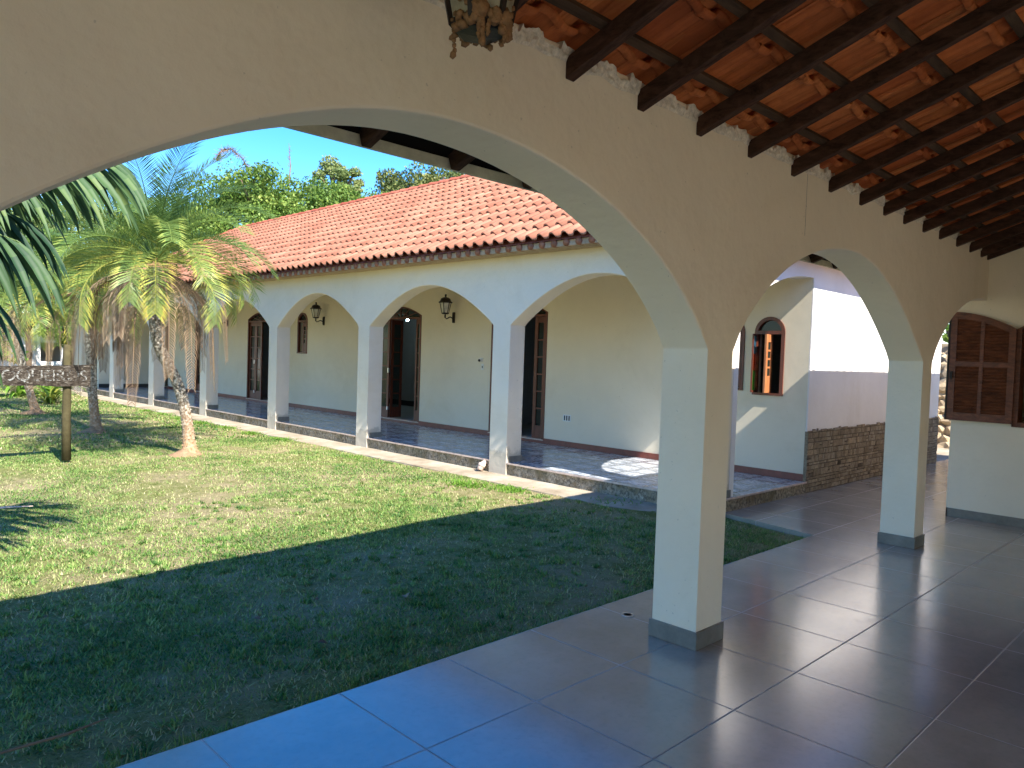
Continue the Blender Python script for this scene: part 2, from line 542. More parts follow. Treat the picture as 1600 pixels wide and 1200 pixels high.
def wall_strip(mb, P, u0, u1, zb, zt, thick, opens, seg=.08, endcap=True):
    """wall along u from u0 to u1; P(u,w,z)->xyz; opens: (a,b,sill,fn(u)->z)"""
    us = {round(u0, 5), round(u1, 5)}
    for a, b, s, fn in opens:
        n = max(2, int((b - a) / seg))
        for k in range(n + 1):
            us.add(round(a + (b - a) * k / n, 5))
    us = sorted(u for u in us if u0 - 1e-6 <= u <= u1 + 1e-6)
    ztf = zt if callable(zt) else (lambda u: zt)
    for a, b in zip(us[:-1], us[1:]):
        mid = (a + b) / 2
        op = [o for o in opens if o[0] < mid < o[1]]
        if op:
            o = op[0]
            ints = [(o[3](a), ztf(a), o[3](b), ztf(b))]
            if o[2] > zb:
                ints.append((zb, o[2], zb, o[2]))
        else:
            ints = [(zb, ztf(a), zb, ztf(b))]
        for za0, za1, zb0, zb1 in ints:
            mb.face([P(a, 0, za0), P(b, 0, zb0), P(b, 0, zb1), P(a, 0, za1)])
            mb.face([P(b, thick, zb0), P(a, thick, za0), P(a, thick, za1), P(b, thick, zb1)])
            mb.face([P(a, 0, za1), P(b, 0, zb1), P(b, thick, zb1), P(a, thick, za1)])
            mb.face([P(a, thick, za0), P(b, thick, zb0), P(b, 0, zb0), P(a, 0, za0)])
    for a, b, s, fn in opens:
        s = max(s, zb)
        for u in (a, b):
            if (not endcap) and abs(u - u1) < .01: continue
            if u0 - 1e-6 <= u <= u1 + 1e-6 and fn(u) > s:
                mb.face([P(u, 0, s), P(u, thick, s), P(u, thick, fn(u)), P(u, 0, fn(u))])
    for u, op in ((u0, None), (u1, None)):
        if not endcap: break
        s = zb
        for a, b, si, fn in opens:
            if a < u < b or (abs(a - u) < 1e-6 and u == u0) or (abs(b - u) < 1e-6 and u == u1):
                s = fn(u)
        mb.face([P(u, 0, s), P(u, thick, s), P(u, thick, ztf(u)), P(u, 0, ztf(u))])

def tile_field(mb, O, U, V, N, nu, nv, w, ln, keep=None, roll=False, rise=.045, jit=.004):
    prof = [(0, .006), (.2, 0), (.38, .004), (.46, rise * .35), (.54, rise * .8), (.64, rise), (.78, rise), (.88, rise * .8), (.96, rise * .35), (1.07, -.002)]
    O, U, V, N = map(Vector, (O, U, V, N))
    for j in range(nv):
        for i in range(nu):
            cu, cv = (i + .5) * w, (j + .5) * ln
            if keep and not keep(cu, cv):
                continue
            ju, jv, jn = random.uniform(-jit, jit), random.uniform(-jit, jit) * 1.5, random.uniform(0, jit)
            r = random.random()
            base = len(mb.v)
            rows = [(0, .016), (0, .036), (ln + .045, 0)]
            if roll:
                rows = [(0, .000), (0, .024), (ln + .02, 0), (ln + .045, -.006), (ln + .055, -.022), (ln + .035, -.034), (ln + .015, -.026)]
            for vv, hh in rows:
                for s_, h in prof:
                    p = O + U * (i * w + s_ * w + ju) + V * (j * ln + vv + jv) + N * (h + hh + jn)
                    mb.v.append(tuple(p))
            m = len(prof)
            for a in range(len(rows) - 1):
                for k in range(m - 1):
                    q = base + a * m + k
                    mb.f.append((q, q + 1, q + 1 + m, q + m)); mb.r.append(r)

# ------------------------------------------------------------------ ground
mb = MB()
mb.face([(-400, -400, -.2), (400, -400, -.2), (400, 500, -.2), (-400, 500, -.2)])
struct(mb.build('ground', M_['lawn']))

def lawn_z(x, y):
    k = min(1, max(0, (y - 3.0) / 1.5))
    return -.042 - .032 * max(0, 4.6 - x) * k + .018 * noise.noise(Vector((x * .8, y * .8, 0))) + .010 * noise.noise(Vector((x * 4, y * 4, 3)))
mb = MB()
nx, ny = 150, 260
xs = [-9 + 16.35 * i / nx for i in range(nx + 1)]
ys = [2.6 + 38 * (j / ny) ** 1.6 for j in range(ny + 1)]
for y in ys:
    for x in xs:
        mb.v.append((x, y, lawn_z(x, y)))
for j in range(ny):
    for i in range(nx):
        q = j * (nx + 1) + i
        mb.f.append((q, q + 1, q + nx + 2, q + nx + 1)); mb.r.append(.5)
struct(mb.build('lawn', M_['lawn'], smooth=True))

# tiled walk (verandah floor and passage)
mb = MB()
top = [(-4.2, -3.1), (9.24, -3.1), (9.24, 2.45), (16.9, 2.45), (16.9, 4.08), (7.25, 4.08), (7.03, 2.985), (-4.2, 2.985)]
mb.face([(x, y, 0) for x, y in top])
for k in range(len(top)):
    a, b = top[k], top[(k + 1) % len(top)]
    mb.face([(a[0], a[1], -.3), (b[0], b[1], -.3), (b[0], b[1], 0), (a[0], a[1], 0)])
struct(mb.build('tiled_floor', M_['floor']))
mb = MB()
mb.face([(16.9, -3, -.012), (24, -3, -.012), (24, 9, -.012), (16.9, 9, -.012)])
mb.face([(14.5, 4.08, -.012), (16.9, 4.08, -.012), (16.9, 9, -.012), (14.5, 9, -.012)])
struct(mb.build('gravel_yard', M_['path']))
mb = MB()
mb.face([(-12, -14, -.02), (16.5, -14, -.02), (16.5, -3.1, -.02), (-12, -3.1, -.02)])
struct(mb.build('south_yard', M_['lawn']))  # unseen ground, material chosen for the light it bounces indoors

mb = MB()
n = 120
for k in range(n + 1):
    y = 4.09 + 25 * k / n
    xe = 6.60 + .05 * noise.noise(Vector((y * 1.3, 0, 0))) + .03 * noise.noise(Vector((y * 5, 0, 7)))
    if y < 5: xe = max(xe, 6.95 - (y - 4.09) * .35)
    mb.v += [(xe, y, -.075), (xe + .01, y, -.03), (7.18, y, -.018)]
for k in range(n):
    for c in (0, 1):
        q = 3 * k + c
        mb.f.append((q, q + 1, q + 4, q + 3)); mb.r.append(.5)
struct(mb.build('path', M_['path']))

# ------------------------------------------------------------------ near house (verandah A)
ZS = 1.68
house = thing('verandah_house', 'near house whose cream arcade and open tiled roof frame the picture', 'house')
PA, WA = 3.62, 3.35
opens = []
for k in range(-1, 1):
    c = 1.86 + PA * k
    opens.append((c - 1.785, c + 1.785, -1, (lambda u, c=c: ZS + arch_r((u - c) / 1.785, .79))))
opens.append((3.915, 7.255, -1, lambda u: ZS + arch_r((u - 5.585) / 1.67, .765, -1)))
opens.append((7.50, 9.245, -1, lambda u: ZS + arch_r((u - 9.22) / 1.72, .70, -1)))
mb = MB()
wall_strip(mb, lambda u, w, z: (u, 2.18 + w, z), -3.83, 9.245, 0, 2.93, .29, opens)
arcA = mb.build('arcade_wall', M_['wall'], house, merge=True, bevel=.012)
# skirting round each pillar
for a, b in ((3.645, 3.915), (7.255, 7.50), (.075 - .27, .075)):
    mb = MB()
    mb.box(a - .014, b + .014, 2.166, 2.484, .001, .10)
    mb.build('pillar_skirting', M_['skirt'], house, bevel=.003)
# side room wall with the shutter window
mb = MB()
wall_strip(mb, lambda u, w, z: (9.24 + w, u, z), -3.0, 2.45, 0, (lambda u: 2.93 + .36 * max(0, 2.18 - max(u, -.4) - max(0, -.4 - u))), .2,
           [(.62, 1.875, 1.06, lambda u: 2.06 + arch_h((u - 1.2475) / .63, .2))])
mb.box(9.44, 15.3, 2.25, 2.45, 0, 2.8)
mb.box(15.1, 15.3, -1.8, 2.25, 0, 2.8)
mb.box(9.44, 15.1, -1.8, -1.6, 0, 2.8)
mb.build('side_room_wall', M_['wall'], house, bevel=.01, merge=False)
mb = MB()
mb.box(9.226, 9.24, -2.7, 2.464, .001, .095)
mb.box(9.226, 15.0, 2.45, 2.464, .001, .095)
mb.build('wall_skirting', M_['skirt'], house)
# unseen south wall behind the camera, arches shaped to light the verandah
mb = MB()
opS = []
for k in range(3):
    c = -1.6 + 3.7 * k
    opS.append((c - .85, c + .85, -1, (lambda u, c=c: 1.60 + arch_h((u - c) / .85, .5))))
wall_strip(mb, lambda u, w, z: (u, -3.0 + w, z), -3.83, 9.24, 0, 2.9, .29, opS)
mb.build('south_arcade_wall', M_['wall'], house)
# roof of the near house
rz = lambda y: 2.912 + .36 * (2.18 - y)       # underside of tiles
Uv, slope = (1, 0, 0), Vector((0, -1, .36)).normalized()
Nv = Vector((0, .36, 1)).normalized()
roofA = bpy.data.objects.new('roof', None); C.objects.link(roofA); roofA.parent = house
mb = MB()
O = Vector((-4.3, 2.78, rz(2.78) + .004))
tile_field(mb, O, Uv, slope, Nv, int(19.8 / .2425), 9, .2425, .356, None, True, .05)
ta = mb.build('roof_tiles', M_['tileA'], roofA, smooth=True)
mb = MB()       # upper and far slopes, never seen from inside
mb.face([(-4.3, 2.76, rz(2.76) + .07), (15.5, 2.76, rz(2.76) + .07), (15.5, -.4, rz(-.4) + .075), (-4.3, -.4, rz(-.4) + .075)])
mb.face([(-4.3, -.4, rz(-.4) + .075), (15.5, -.4, rz(-.4) + .075), (15.5, -3.6, rz(2.8)), (-4.3, -3.6, rz(2.8))])
mb.build('tile_cover', M_['tileA'], roofA)
xr_ = [-4.1 + .53 * k for k in range(20)] + [1.9, 2.44, 2.95, 3.47, 4.0, 4.555, 5.125, 5.665, 6.14, 6.585, 7.08, 7.525, 8.05, 8.485, 8.90, 9.16]
xr_ = [x for x in xr_[:20] if x < 1.7] + xr_[20:]
xr_ += [9.7 + .6 * k for k in range(9)]
for x in xr_:
    mb = MB()
    zc = lambda y: rz(y) - .028 - .045
    w = random.uniform(.048, .058)
    ylo = -.38 if x < 9.3 else 1.9
    jx = random.uniform(-.01, .01)
    mb.beam((x + jx, 2.945, zc(2.945)), (x + .5 * jx, ylo, zc(ylo)), w, .085, (0, 0, 1))
    mb.build('rafter', M_['rafter'], roofA, bevel=.004)
for k in range(9):
    y = 1.985 - .335 * (k - 2) + random.uniform(-.006, .006)
    if y > 2.8: continue
    if 2.15 < y < 2.5: continue
    mb = MB()
    N_ = 24
    pts = [(-4.25 + 19.7 * i / N_, y + .006 * noise.noise(Vector((i * 1.7, k * 3, 0))), rz(y) - .015) for i in range(N_ + 1)]
    for a, b in zip(pts[:-1], pts[1:]):
        mb.beam(a, b, .045, .024, Nv)
    mb.build('batten', M_['batten'], roofA)
# fascia board
mb = MB()
mb.box(-9.2, 15.5, 2.952, 2.974, 2.532, 2.584)
mb.build('fascia_board', M_['fascia'], house, bevel=.002)
mb = MB()
mb.face([(-4.3, 2.70, rz(2.70) - .001), (15.5, 2.70, rz(2.70) - .001), (15.5, 2.972, 2.588), (-4.3, 2.972, 2.588)])
mb.face([(-4.3, 2.70, rz(2.70) + .012), (15.5, 2.70, rz(2.70) + .012), (15.5, 2.974, 2.600), (-4.3, 2.974, 2.600)])
mb.face([(-4.3, 2.974, 2.584), (15.5, 2.974, 2.584), (15.5, 2.974, 2.600), (-4.3, 2.974, 2.600)])
mb.build('eave_board', M_['shadewood'], house)  # closing board, under-eave shade put into its dark colour
mb = MB()
mb.tube([(4.772 + .004 * noise.noise(Vector((0, 0, q * .9))), 2.1800, 2.45 + .42 * q / 16) for q in range(17)], .0012, 4)
mb.build('hairline_crack', M_['dark'], house)
# mortar where the wall meets the tiles
mb = MB()
xs_ = [1.2 + .012 * k for k in range(int(8.0 / .012))]
b0 = len(mb.v)
for x in xs_:
    near = min(abs(x - q) for q in xr_)
    ph = ((x + 4.3) % .2425) / .2425
    tp = 2.900 + (.030 if ph > .45 else 0) + .018 * noise.noise(Vector((x * 11, 0, 0))) + .014 * noise.noise(Vector((x * 45, 3, 0)))
    if near < .08: tp -= .02 * (1 - near / .08)
    bt = 2.855 + .022 * noise.noise(Vector((x * 7, 5, 0)))
    for j in range(6):
        z = bt + (tp - bt) * j / 5
        th = (.0 if j == 0 else .004 + .012 * j / 5) + .010 * noise.noise(Vector((x * 30, z * 40, 1))) * (j > 0)
        mb.v.append((x, 2.1798 - max(th, -.001 if j == 0 else .001), z))
    mb.v.append((x, 2.20, tp + .004))
for k in range(len(xs_) - 1):
    for j in range(6):
        q = b0 + 7 * k + j
        mb.f.append((q, q + 7, q + 8, q + 1)); mb.r.append(.5)
mb.build('mortar_bed', M_['mortar'], house, smooth=False)
# cavity in the side room
mb = MB()
mb.face([(9.44, -1.6, .012), (15.1, -1.6, .012), (15.1, 2.25, .012), (9.44, 2.25, .012)])
mb.face([(9.44, -1.6, 2.79), (15.1, -1.6, 2.79), (15.1, 2.25, 2.79), (9.44, 2.25, 2.79)])
mb.build('side_room_floor', M_['room'], house)

# shutter window: leaf folded back flat on the wall
sw = bpy.data.objects.new('shutter_window', None); C.objects.link(sw); sw.parent = house
def arched_ring(mb, P, y0, y1, zb, zs, rise, wd, dep, n=16, bottom=True):
    """frame following an arched opening; P(u,w,z)"""
    c, h = (y0 + y1) / 2, (y1 - y0) / 2
    outer, inner = [], []
    path_o = [(y0, zb)] + [(c - h * math.cos(math.pi * k / n), zs + arch_h(-math.cos(math.pi * k / n), rise)) for k in range(n + 1)] + [(y1, zb)]
    hi = h - wd
    path_i = [(y0 + wd, zb + (wd if bottom else 0))] + [(c - hi * math.cos(math.pi * k / n), zs + arch_h(-math.cos(math.pi * k / n), rise - wd * .6) + (0)) for k in range(n + 1)] + [(y1 - wd, zb + (wd if bottom else 0))]
    def seg(a, b, c2, d):
        p = [P(a[0], 0, a[1]), P(b[0], 0, b[1]), P(c2[0], 0, c2[1]), P(d[0], 0, d[1])]
        q = [P(a[0], dep, a[1]), P(b[0], dep, b[1]), P(c2[0], dep, c2[1]), P(d[0], dep, d[1])]
        mb.face(p); mb.face(q[::-1])
        mb.face([p[0], p[1], q[1], q[0]]); mb.face([p[2], p[3], q[3], q[2]])
    for k in range(len(path_o) - 1):
        seg(path_o[k], path_o[k + 1], path_i[k + 1], path_i[k])
    if bottom:
        seg(path_o[-1], path_o[0], path_i[0], path_i[-1])
mb = MB()
arched_ring(mb, lambda u, w, z: (9.215 + w, u, z), .60, 1.893, 1.04, 2.06, .215, .05, .2)
mb.build('frame', M_['shutter'], sw)
def louvre_leaf(parent, xf, ya, yb, z0, zlo, zhi, th=.032):
    """leaf in plane x=xf.., hinge at ya (low z), free edge at yb (high z)"""
    leaf = bpy.data.objects.new('shutter_leaf', None); C.objects.link(leaf); leaf.parent = parent
    yl, yh = min(ya, yb), max(ya, yb)
    top = lambda y: zlo + (zhi - zlo) * math.sin(min(1, abs(y - ya) / abs(yb - ya)) * math.pi / 2) ** .9
    mb = MB()
    st = .062
    ym = (yl + yh) / 2
    for a, b in ((yl, yl + st), (yh - st, yh), (ym - .018, ym + .018)):
        mb.face([(xf, a, z0), (xf, b, z0), (xf, b, top(b)), (xf, a, top(a))])
        mb.face([(xf - th, a, z0), (xf - th, b, z0), (xf - th, b, top(b)), (xf - th, a, top(a))][::-1])
        mb.face([(xf, a, z0), (xf - th, a, z0), (xf - th, a, top(a)), (xf, a, top(a))])
        mb.face([(xf, b, z0), (xf - th, b, z0), (xf - th, b, top(b)), (xf, b, top(b))][::-1])
        mb.face([(xf, a, z0), (xf, b, z0), (xf - th, b, z0), (xf - th, a, z0)])
        mb.face([(xf, a, top(a)), (xf, b, top(b)), (xf - th, b, top(b)), (xf - th, a, top(a))])
    mb.box(xf - th + .002, xf - .002, yl + st, yh - st, z0, z0 + .085)
    zm = z0 + (zlo - z0) * .62
    mb.box(xf - th + .002, xf - .002, yl + st, yh - st, zm - .028, zm + .028)
    N_ = 10
    for k in range(N_):
        a = yl + (yh - yl) * k / N_; b = yl + (yh - yl) * (k + 1) / N_
        xo = xf - th - .003
        for X in (xo, xf + .001):
            mb.face([(X, a, top(a) - .07), (X, b, top(b) - .07), (X, b, top(b) + .002), (X, a, top(a) + .002)])
        mb.face([(xo, a, top(a) - .07), (xo, b, top(b) - .07), (xf, b, top(b) - .07), (xf, a, top(a) - .07)])
        mb.face([(xo, a, top(a) + .002), (xo, b, top(b) + .002), (xf, b, top(b) + .002), (xf, a, top(a) + .002)])
    mb.build('leaf_frame', M_['shutter'], leaf)
    z = z0 + .1
    k = 0
    sl = MB()
    while z < zhi - .06:
        if abs(z - zm) > .022:
            for a, b in ((yl + st, ym - .018), (ym + .018, yh - st)):
                cand = [a + (b - a) * q / 16 for q in range(17) if top(a + (b - a) * q / 16) - .045 > z]
                if len(cand) > 2:
                    op = random.uniform(.80, .98)
                    mtx = Matrix.Translation((xf - th / 2, 0, z)) @ Matrix.Rotation(op, 4, 'Y')
                    sl.box(-.021, .021, min(cand), max(cand), -.003, .003, random.random(), mtx)
        z += .034
    sl.build('louvre_slats', M_['shutter'], leaf)
    return leaf
lf = louvre_leaf(sw, 9.205, 1.885, 2.495, 1.07, 2.06, 2.25)
mb = MB()
mb.box(9.168, 9.205, 2.498, 2.515, 1.07, 2.24)
mb.beam((9.160, 2.470, 1.12), (9.160, 2.470, 2.2), .012, .012)
mb.box(9.150, 9.172, 2.455, 2.482, 1.52, 1.60)
mb.build('bolt', M_['iron'], sw)
lf2 = louvre_leaf(sw, 9.30, .66, 1.24, 1.09, 2.06, 2.23)

# lantern -----------------------------------------------------------------
def lantern_cage(root, z0, glass, s=1.0):
    """square-ish six sided cage, bottom at z0"""
    m = MB(); n = 6
    rb, rt, h = .062 * s, .105 * s, .20 * s
    for j in range(n):
        a = math.pi / 6 + 2 * math.pi * j / n
        m.beam((rb * math.cos(a), rb * math.sin(a), z0), (rt * math.cos(a), rt * math.sin(a), z0 + h), .010 * s, .010 * s, (math.sin(a), -math.cos(a), .1))
    m.lathe([(.0, z0 - .02 * s), (.05 * s, z0 - .015 * s), (rb + .008, z0 - .004), (rb + .008, z0 + .012)], n=n, rot=math.pi / 6)
    m.lathe([(rt - .004, z0 + h - .012), (rt + .006, z0 + h - .012), (rt + .006, z0 + h), (rt - .004, z0 + h)], n=n, rot=math.pi / 6)
    m.build('cage', M_['iron'], root)
    g = MB()
    for j in range(n):
        a, b = math.pi / 6 + 2 * math.pi * j / n, math.pi / 6 + 2 * math.pi * (j + 1) / n
        q = .97
        g.face([(rb * q * math.cos(a), rb * q * math.sin(a), z0), (rb * q * math.cos(b), rb * q * math.sin(b), z0),
                (rt * q * math.cos(b), rt * q * math.sin(b), z0 + h), (rt * q * math.cos(a), rt * q * math.sin(a), z0 + h)])
    g.build('lamp_glass', glass, root)
    c = MB()
    zt = z0 + h
    c.lathe([(.125 * s, zt - .012), (.130 * s, zt), (.100 * s, zt + .022 * s), (.085 * s, zt + .065 * s), (.05 * s, zt + .085 * s), (.02 * s, zt + .092 * s),
             (.014 * s, zt + .11 * s), (.022 * s, zt + .125 * s), (.012 * s, zt + .145 * s)], n=12)
    c.build('lamp_cap', M_['iron'], root, smooth=False)
def wall_lantern(loc, label):
    # local: wall at +x, lantern hangs toward -x
    r = thing('wall_lantern', label, 'lantern', loc, 0, 'black wall lanterns of the far verandah')
    lantern_cage(r, .0, M_['lampglass'], 1.05)
    a = MB()
    pts = [(0, 0, -.015), (0, 0, -.075), (.03, 0, -.10), (.07, 0, -.085), (.12, 0, -.06), (.165, 0, -.075), (.20, 0, -.11)]
    a.tube(pts, .011, 8)
    a.lathe([(.0, -.085), (.016, -.08), (.016, -.03), (.01, -.015)], n=8)
    a.build('arm', M_['iron'], r, smooth=True)
    b = MB()
    b.box(.20, .222, -.032, .032, -.17, .035)
    b.box(.185, .20, -.02, .02, -.15, .015)
    b.build('wall_plate', M_['iron'], r, bevel=.006)
    return r
XC = 9.26
l1 = wall_lantern((XC - .223, 11.05, 2.375), 'black wall lantern beside the open lit doorway, nearest of the far verandah')
dup(l1, (XC - .223, 15.83, 2.36), 0, 'black wall lantern right of the narrow arched window seen through the middle arch')
dup(l1, (XC - .223, 21.15, 2.36), 0, 'black wall lantern half hidden behind the palm fronds, farthest along the verandah')

hl = thing('hanging_lantern', 'lantern crusted with brown wasp mud hanging under the near tiled roof', 'lantern', (1.535, 1.75, 0))
lantern_cage(hl, 2.60, M_['dirtyglass'], 1.45)
mb = MB()
mb.tube([(0, 0, 3.05), (0, 0, 3.12)], .006, 6)
mb.build('hanger', M_['iron'], hl)
mb = MB()
for k in range(150):
    a = random.uniform(0, 6.28); z = random.choice([2.582, 2.59, 2.595, 2.605, 2.62, 2.64, 2.68, 2.74, 2.8])
    rr_ = .084 + .215 * max(0, z - 2.6) + random.uniform(-.006, .006)
    mb.blob((rr_ * math.cos(a), rr_ * math.sin(a), z + random.uniform(-.012, .012)), random.uniform(.005, .015) * (1.2 if z < 2.63 else .8), 1, .5, 4, random.random())
for a0, zz_, R0 in ((-2.35, 2.622, .030), (-1.75, 2.606, .024), (-1.35, 2.612, .030), (-.9, 2.60, .02)):
    mb.blob((.080 * math.cos(a0), .080 * math.sin(a0), zz_), R0, 3, .35, 5, .7)
for a, dz in ((2.75, .085), (-2.35, .05), (-2.2, .065), (-2.0, .04), (-1.2, .035), (-1.0, .03), (-.7, .02)):
    x, y = .082 * math.cos(a), .082 * math.sin(a)
    for q in range(7):
        mb.blob((x + random.uniform(-.003, .003), y, 2.59 - dz * q / 6), random.uniform(.007, .011) * (1.3 if q == 6 and dz > .06 else 1), 1, .5, 4, random.random())
mb.build('wasp_mud', M_['mud'], hl, smooth=True)

# drain ring in the floor
mb = MB()
mb.lathe([(.040, .0015), (.040, .004), (.026, .004), (.026, .0015)], 3.815, 2.768, n=28)
dr = mb.build('drain_cover', M_['steel'])
tag(dr, 'small round steel drain ring in the grey tile left of the near pillar', 'drain')

# ------------------------------------------------------------------ far wing (B)
XF, ZB = 7.10, .148
wing = thing('arcaded_wing', 'far white wing with pointed arches, clay tile roof and raised marble verandah', 'house')
Pp = [(4.08, 4.36), (7.28, 7.62), (10.67, 11.0), (13.92, 14.26), (17.33, 17.69), (20.74, 21.10), (24.05, 24.4), (27.3, 27.65)]
opens = []
for k in range(len(Pp) - 1):
    a, b = Pp[k][1], Pp[k + 1][0]
    c, h = (a + b) / 2, (b - a) / 2
    opens.append((a, b, -1, (lambda u, c=c, h=h: 2.03 + arch_h((u - c) / h, .615))))
mb = MB()
wall_strip(mb, lambda u, w, z: (XF + w, u, z), 4.08, 28.2, -.04, 3.04, .28, opens)
mb.build('arcade_wall', M_['facade'], wing, merge=True, bevel=.012)
mb = MB()     # south end arch
wall_strip(mb, lambda u, w, z: (u, 4.08 + w, z), XF + .37, 9.258, ZB, 3.0, .28,
           [(7.47, 9.258, -1, lambda u: 1.98 + arch_r((u - 9.2) / 1.73, .73, -1, 1.03))], .08, False)
mb.box(XF + .28, 7.47, 4.08, 4.36, 0, 3.0)
mb.build('end_arch_wall', M_['white'], wing)
# rear wall with doors and windows
rear_open = []
doors = [(8.60, 9.97), (12.06, 13.58), (18.32, 19.84), (22.0, 23.46), (25.7, 26.4)]
for a, b in doors:
    rear_open.append((a, b, .20, (lambda u, a=a, b=b: 2.37 + arch_h((u - (a + b) / 2) / ((b - a) / 2), .19))))
wins = [(4.44, 4.82, 1.225, 2.03, .185), (5.0, 5.42, 1.27, 2.03, .185), (16.62, 17.06, 1.52, 2.30, .19)]
for a, b, z0, zs, ri in wins:
    rear_open.append((a, b, z0, (lambda u, a=a, b=b, zs=zs, ri=ri: zs + ri * math.sqrt(max(0, 1 - ((u - (a + b) / 2) / ((b - a) / 2)) ** 2)))))
mb = MB()
wall_strip(mb, lambda u, w, z: (XC + w, u, z), 4.10, 28.2, ZB, 3.0, .16, rear_open, .05)
mb.build('rear_wall', M_['rear'], wing)
mb = MB()
mb.box(7.42, 9.26, 26.6, 26.8, ZB, 3.0)
mb.build('north_end_wall', M_['rear'], wing)
mb = MB()
mb.box(XC, 14.5, 4.08, 4.098, 0, 3.0)
mb.box(XC + .162, 14.5, 4.098, 4.24, 0, 3.0)
mb.box(14.34, 14.5, 4.24, 28.2, 0, 3.0)
mb.box(9.42, 14.34, 28.04, 28.2, 0, 3.0)
mb.build('end_wall', M_['white'], wing)
# stone cladding, irregular blocks with an uneven top edge
mb = MB()
random.seed(77)
mb.box(9.262, 14.5, 4.066, 4.0795, 0, .775, 0.0)
z = .002
while z < .78:
    h = random.choice([.035, .05, .06, .075, .09])
    if z + h > .77: h = .80 - z
    x = 9.25
    while x < 14.5:
        w = random.choice([.035, .05, .07, .09, .11, .14, .18])
        x1 = min(14.5, x + w)
        parts_ = [(z, z + h)] if random.random() < .75 or h < .09 else [(z, z + h * .48), (z + h * .52, z + h)]
        for za, zb_ in parts_:
            top_ = zb_ - .003 + (random.uniform(-.015, .015) if zb_ > .78 else random.uniform(-.002, .002))
            y0 = 4.066 - random.uniform(.003, .012)
            r = random.random()
            j_ = lambda a=.004: random.uniform(-a, a)
            b = len(mb.v)
            mb.v += [(x + .003, 4.07, za + .003), (x1 - .002, 4.07, za + .003), (x1 - .002, 4.07, top_), (x + .003, 4.07, top_)]
            mb.v += [(x + .005 + abs(j_()), y0 + j_(), za + .005 + abs(j_())), (x1 - .004 - abs(j_()), y0 + j_(), za + .005 + abs(j_())), (x1 - .004 - abs(j_()), y0 + j_(), top_ - .003), (x + .005 + abs(j_()), y0 + j_(), top_ - .003)]
            for q in ((4, 5, 6, 7), (0, 1, 5, 4), (1, 2, 6, 5), (2, 3, 7, 6), (3, 0, 4, 7)):
                mb.f.append(tuple(b + k for k in q)); mb.r.append(r)
        x = x1
    z += h
mb.face([(9.25, 4.10, 0), (9.25, 4.058, 0), (9.25, 4.058, .78), (9.25, 4.10, .78)], .4)
mb.build('stone_cladding', M_['stone'], wing)
# verandah slab, its floor and the mossy plinth
mb = MB()
def rough_face(mb, P, u0, u1, z0, z1, nu, nz, amp, s):
    b = len(mb.v)
    for j in range(nz + 1):
        for i in range(nu + 1):
            u = u0 + (u1 - u0) * i / nu; z = z0 + (z1 - z0) * j / nz
            d = amp * noise.noise(Vector((u * s, z * s, 1))) + amp * .6 * noise.noise(Vector((u * s * 3, z * s * 3, 5)))
            mb.v.append(P(u, d, z))
    for j in range(nz):
        for i in range(nu):
            q = b + j * (nu + 1) + i
            mb.f.append((q, q + 1, q + nu + 2, q + nu + 1)); mb.r.append(.5)
rough_face(mb, lambda u, d, z: (XF + .028 + d, u, z), 4.07, 28.2, -.06, ZB - .02, 500, 6, .012, 6)
rough_face(mb, lambda u, d, z: (u, 4.062 + d * .6, z), 7.13, 9.25, -.01, ZB - .02, 60, 6, .010, 7)
mb.box(XF + .05, 9.42, 4.095, 28.2, -.06, ZB - .006)
mb.build('plinth', M_['moss'], wing)
mb = MB()
mb.box(XF + .008, XC, 4.055, 26.6, ZB - .020, ZB)
mb.build('verandah_floor', M_['marble'], wing)
mb = MB()
mb.box(XF + .002, XF + .0075, 4.045, 28.2, ZB - .018, ZB + .002)
mb.box(XF + .0075, XC - .01, 4.043, 4.0545, ZB - .018, ZB + .002)
mb.build('floor_edge_strip', M_['pipe'], wing)
for a, b in Pp:
    mb = MB()
    mb.box(XF + .05, XF + .294, a - .014, b + .014, ZB + .001, ZB + .085)
    mb.build('pillar_skirting', M_['skirt'], wing)
mb = MB()
ed = [4.10] + [v for d in doors for v in d] + [26.6]
for k in range(0, len(ed), 2):
    mb.box(XC - .013, XC - .0005, ed[k], ed[k + 1], ZB + .001, ZB + .088)
for a, b in doors:
    mb.box(XC - .012, XC - .0005, a, b, ZB + .001, .197)
mb.build('red_skirting', M_['redskirt'], wing)
mb = MB()
mb.box(7.42, 9.24, 26.585, 26.599, ZB + .001, ZB + .12)
mb.build('dark_skirting', M_['dark'], wing)
mb = MB()
mb.box(XF + .28, 9.26, 4.36, 28.2, 2.93, 2.97)
mb.build('verandah_ceiling', M_['rear'], wing)
# rooms behind
mb = MB()
mb.box(9.42, 14.34, 4.24, 28.04, .10, .16)
mb.box(9.42, 14.34, 4.24, 28.04, 2.9, 2.96)
mb.box(12.3, 12.45, 4.24, 28.04, .16, 2.9)
for y in (6.9, 11.2, 17.6, 21.0, 24.5):
    mb.box(9.42, 12.3, y, y + .15, .16, 2.9)
mb.build('room_walls', M_['room'], wing)
mb = MB()
mb.box(12.285, 12.3, 11.35, 17.6, .161, .30)
mb.box(11.4, 12.2, 12.6, 13.2, .161, .62); mb.box(11.4, 11.5, 12.6, 13.2, .62, 1.0)
mb.build('room_furnishing', M_['wicker'], wing)
mb = MB()
mb.blob((11.4, 15.43, 2.44), .035, 2, 0, 1)
mb.build('ceiling_bulb', M_['bulb'], wing)
mb = MB()
mb.box(11.0, 11.8, 15.40, 15.46, 2.52, 2.55)
mb.tube([(11.4, 15.43, 2.46), (11.4, 15.43, 2.9)], .02, 6)
mb.build('ceiling_light_mount', M_['dark'], wing)

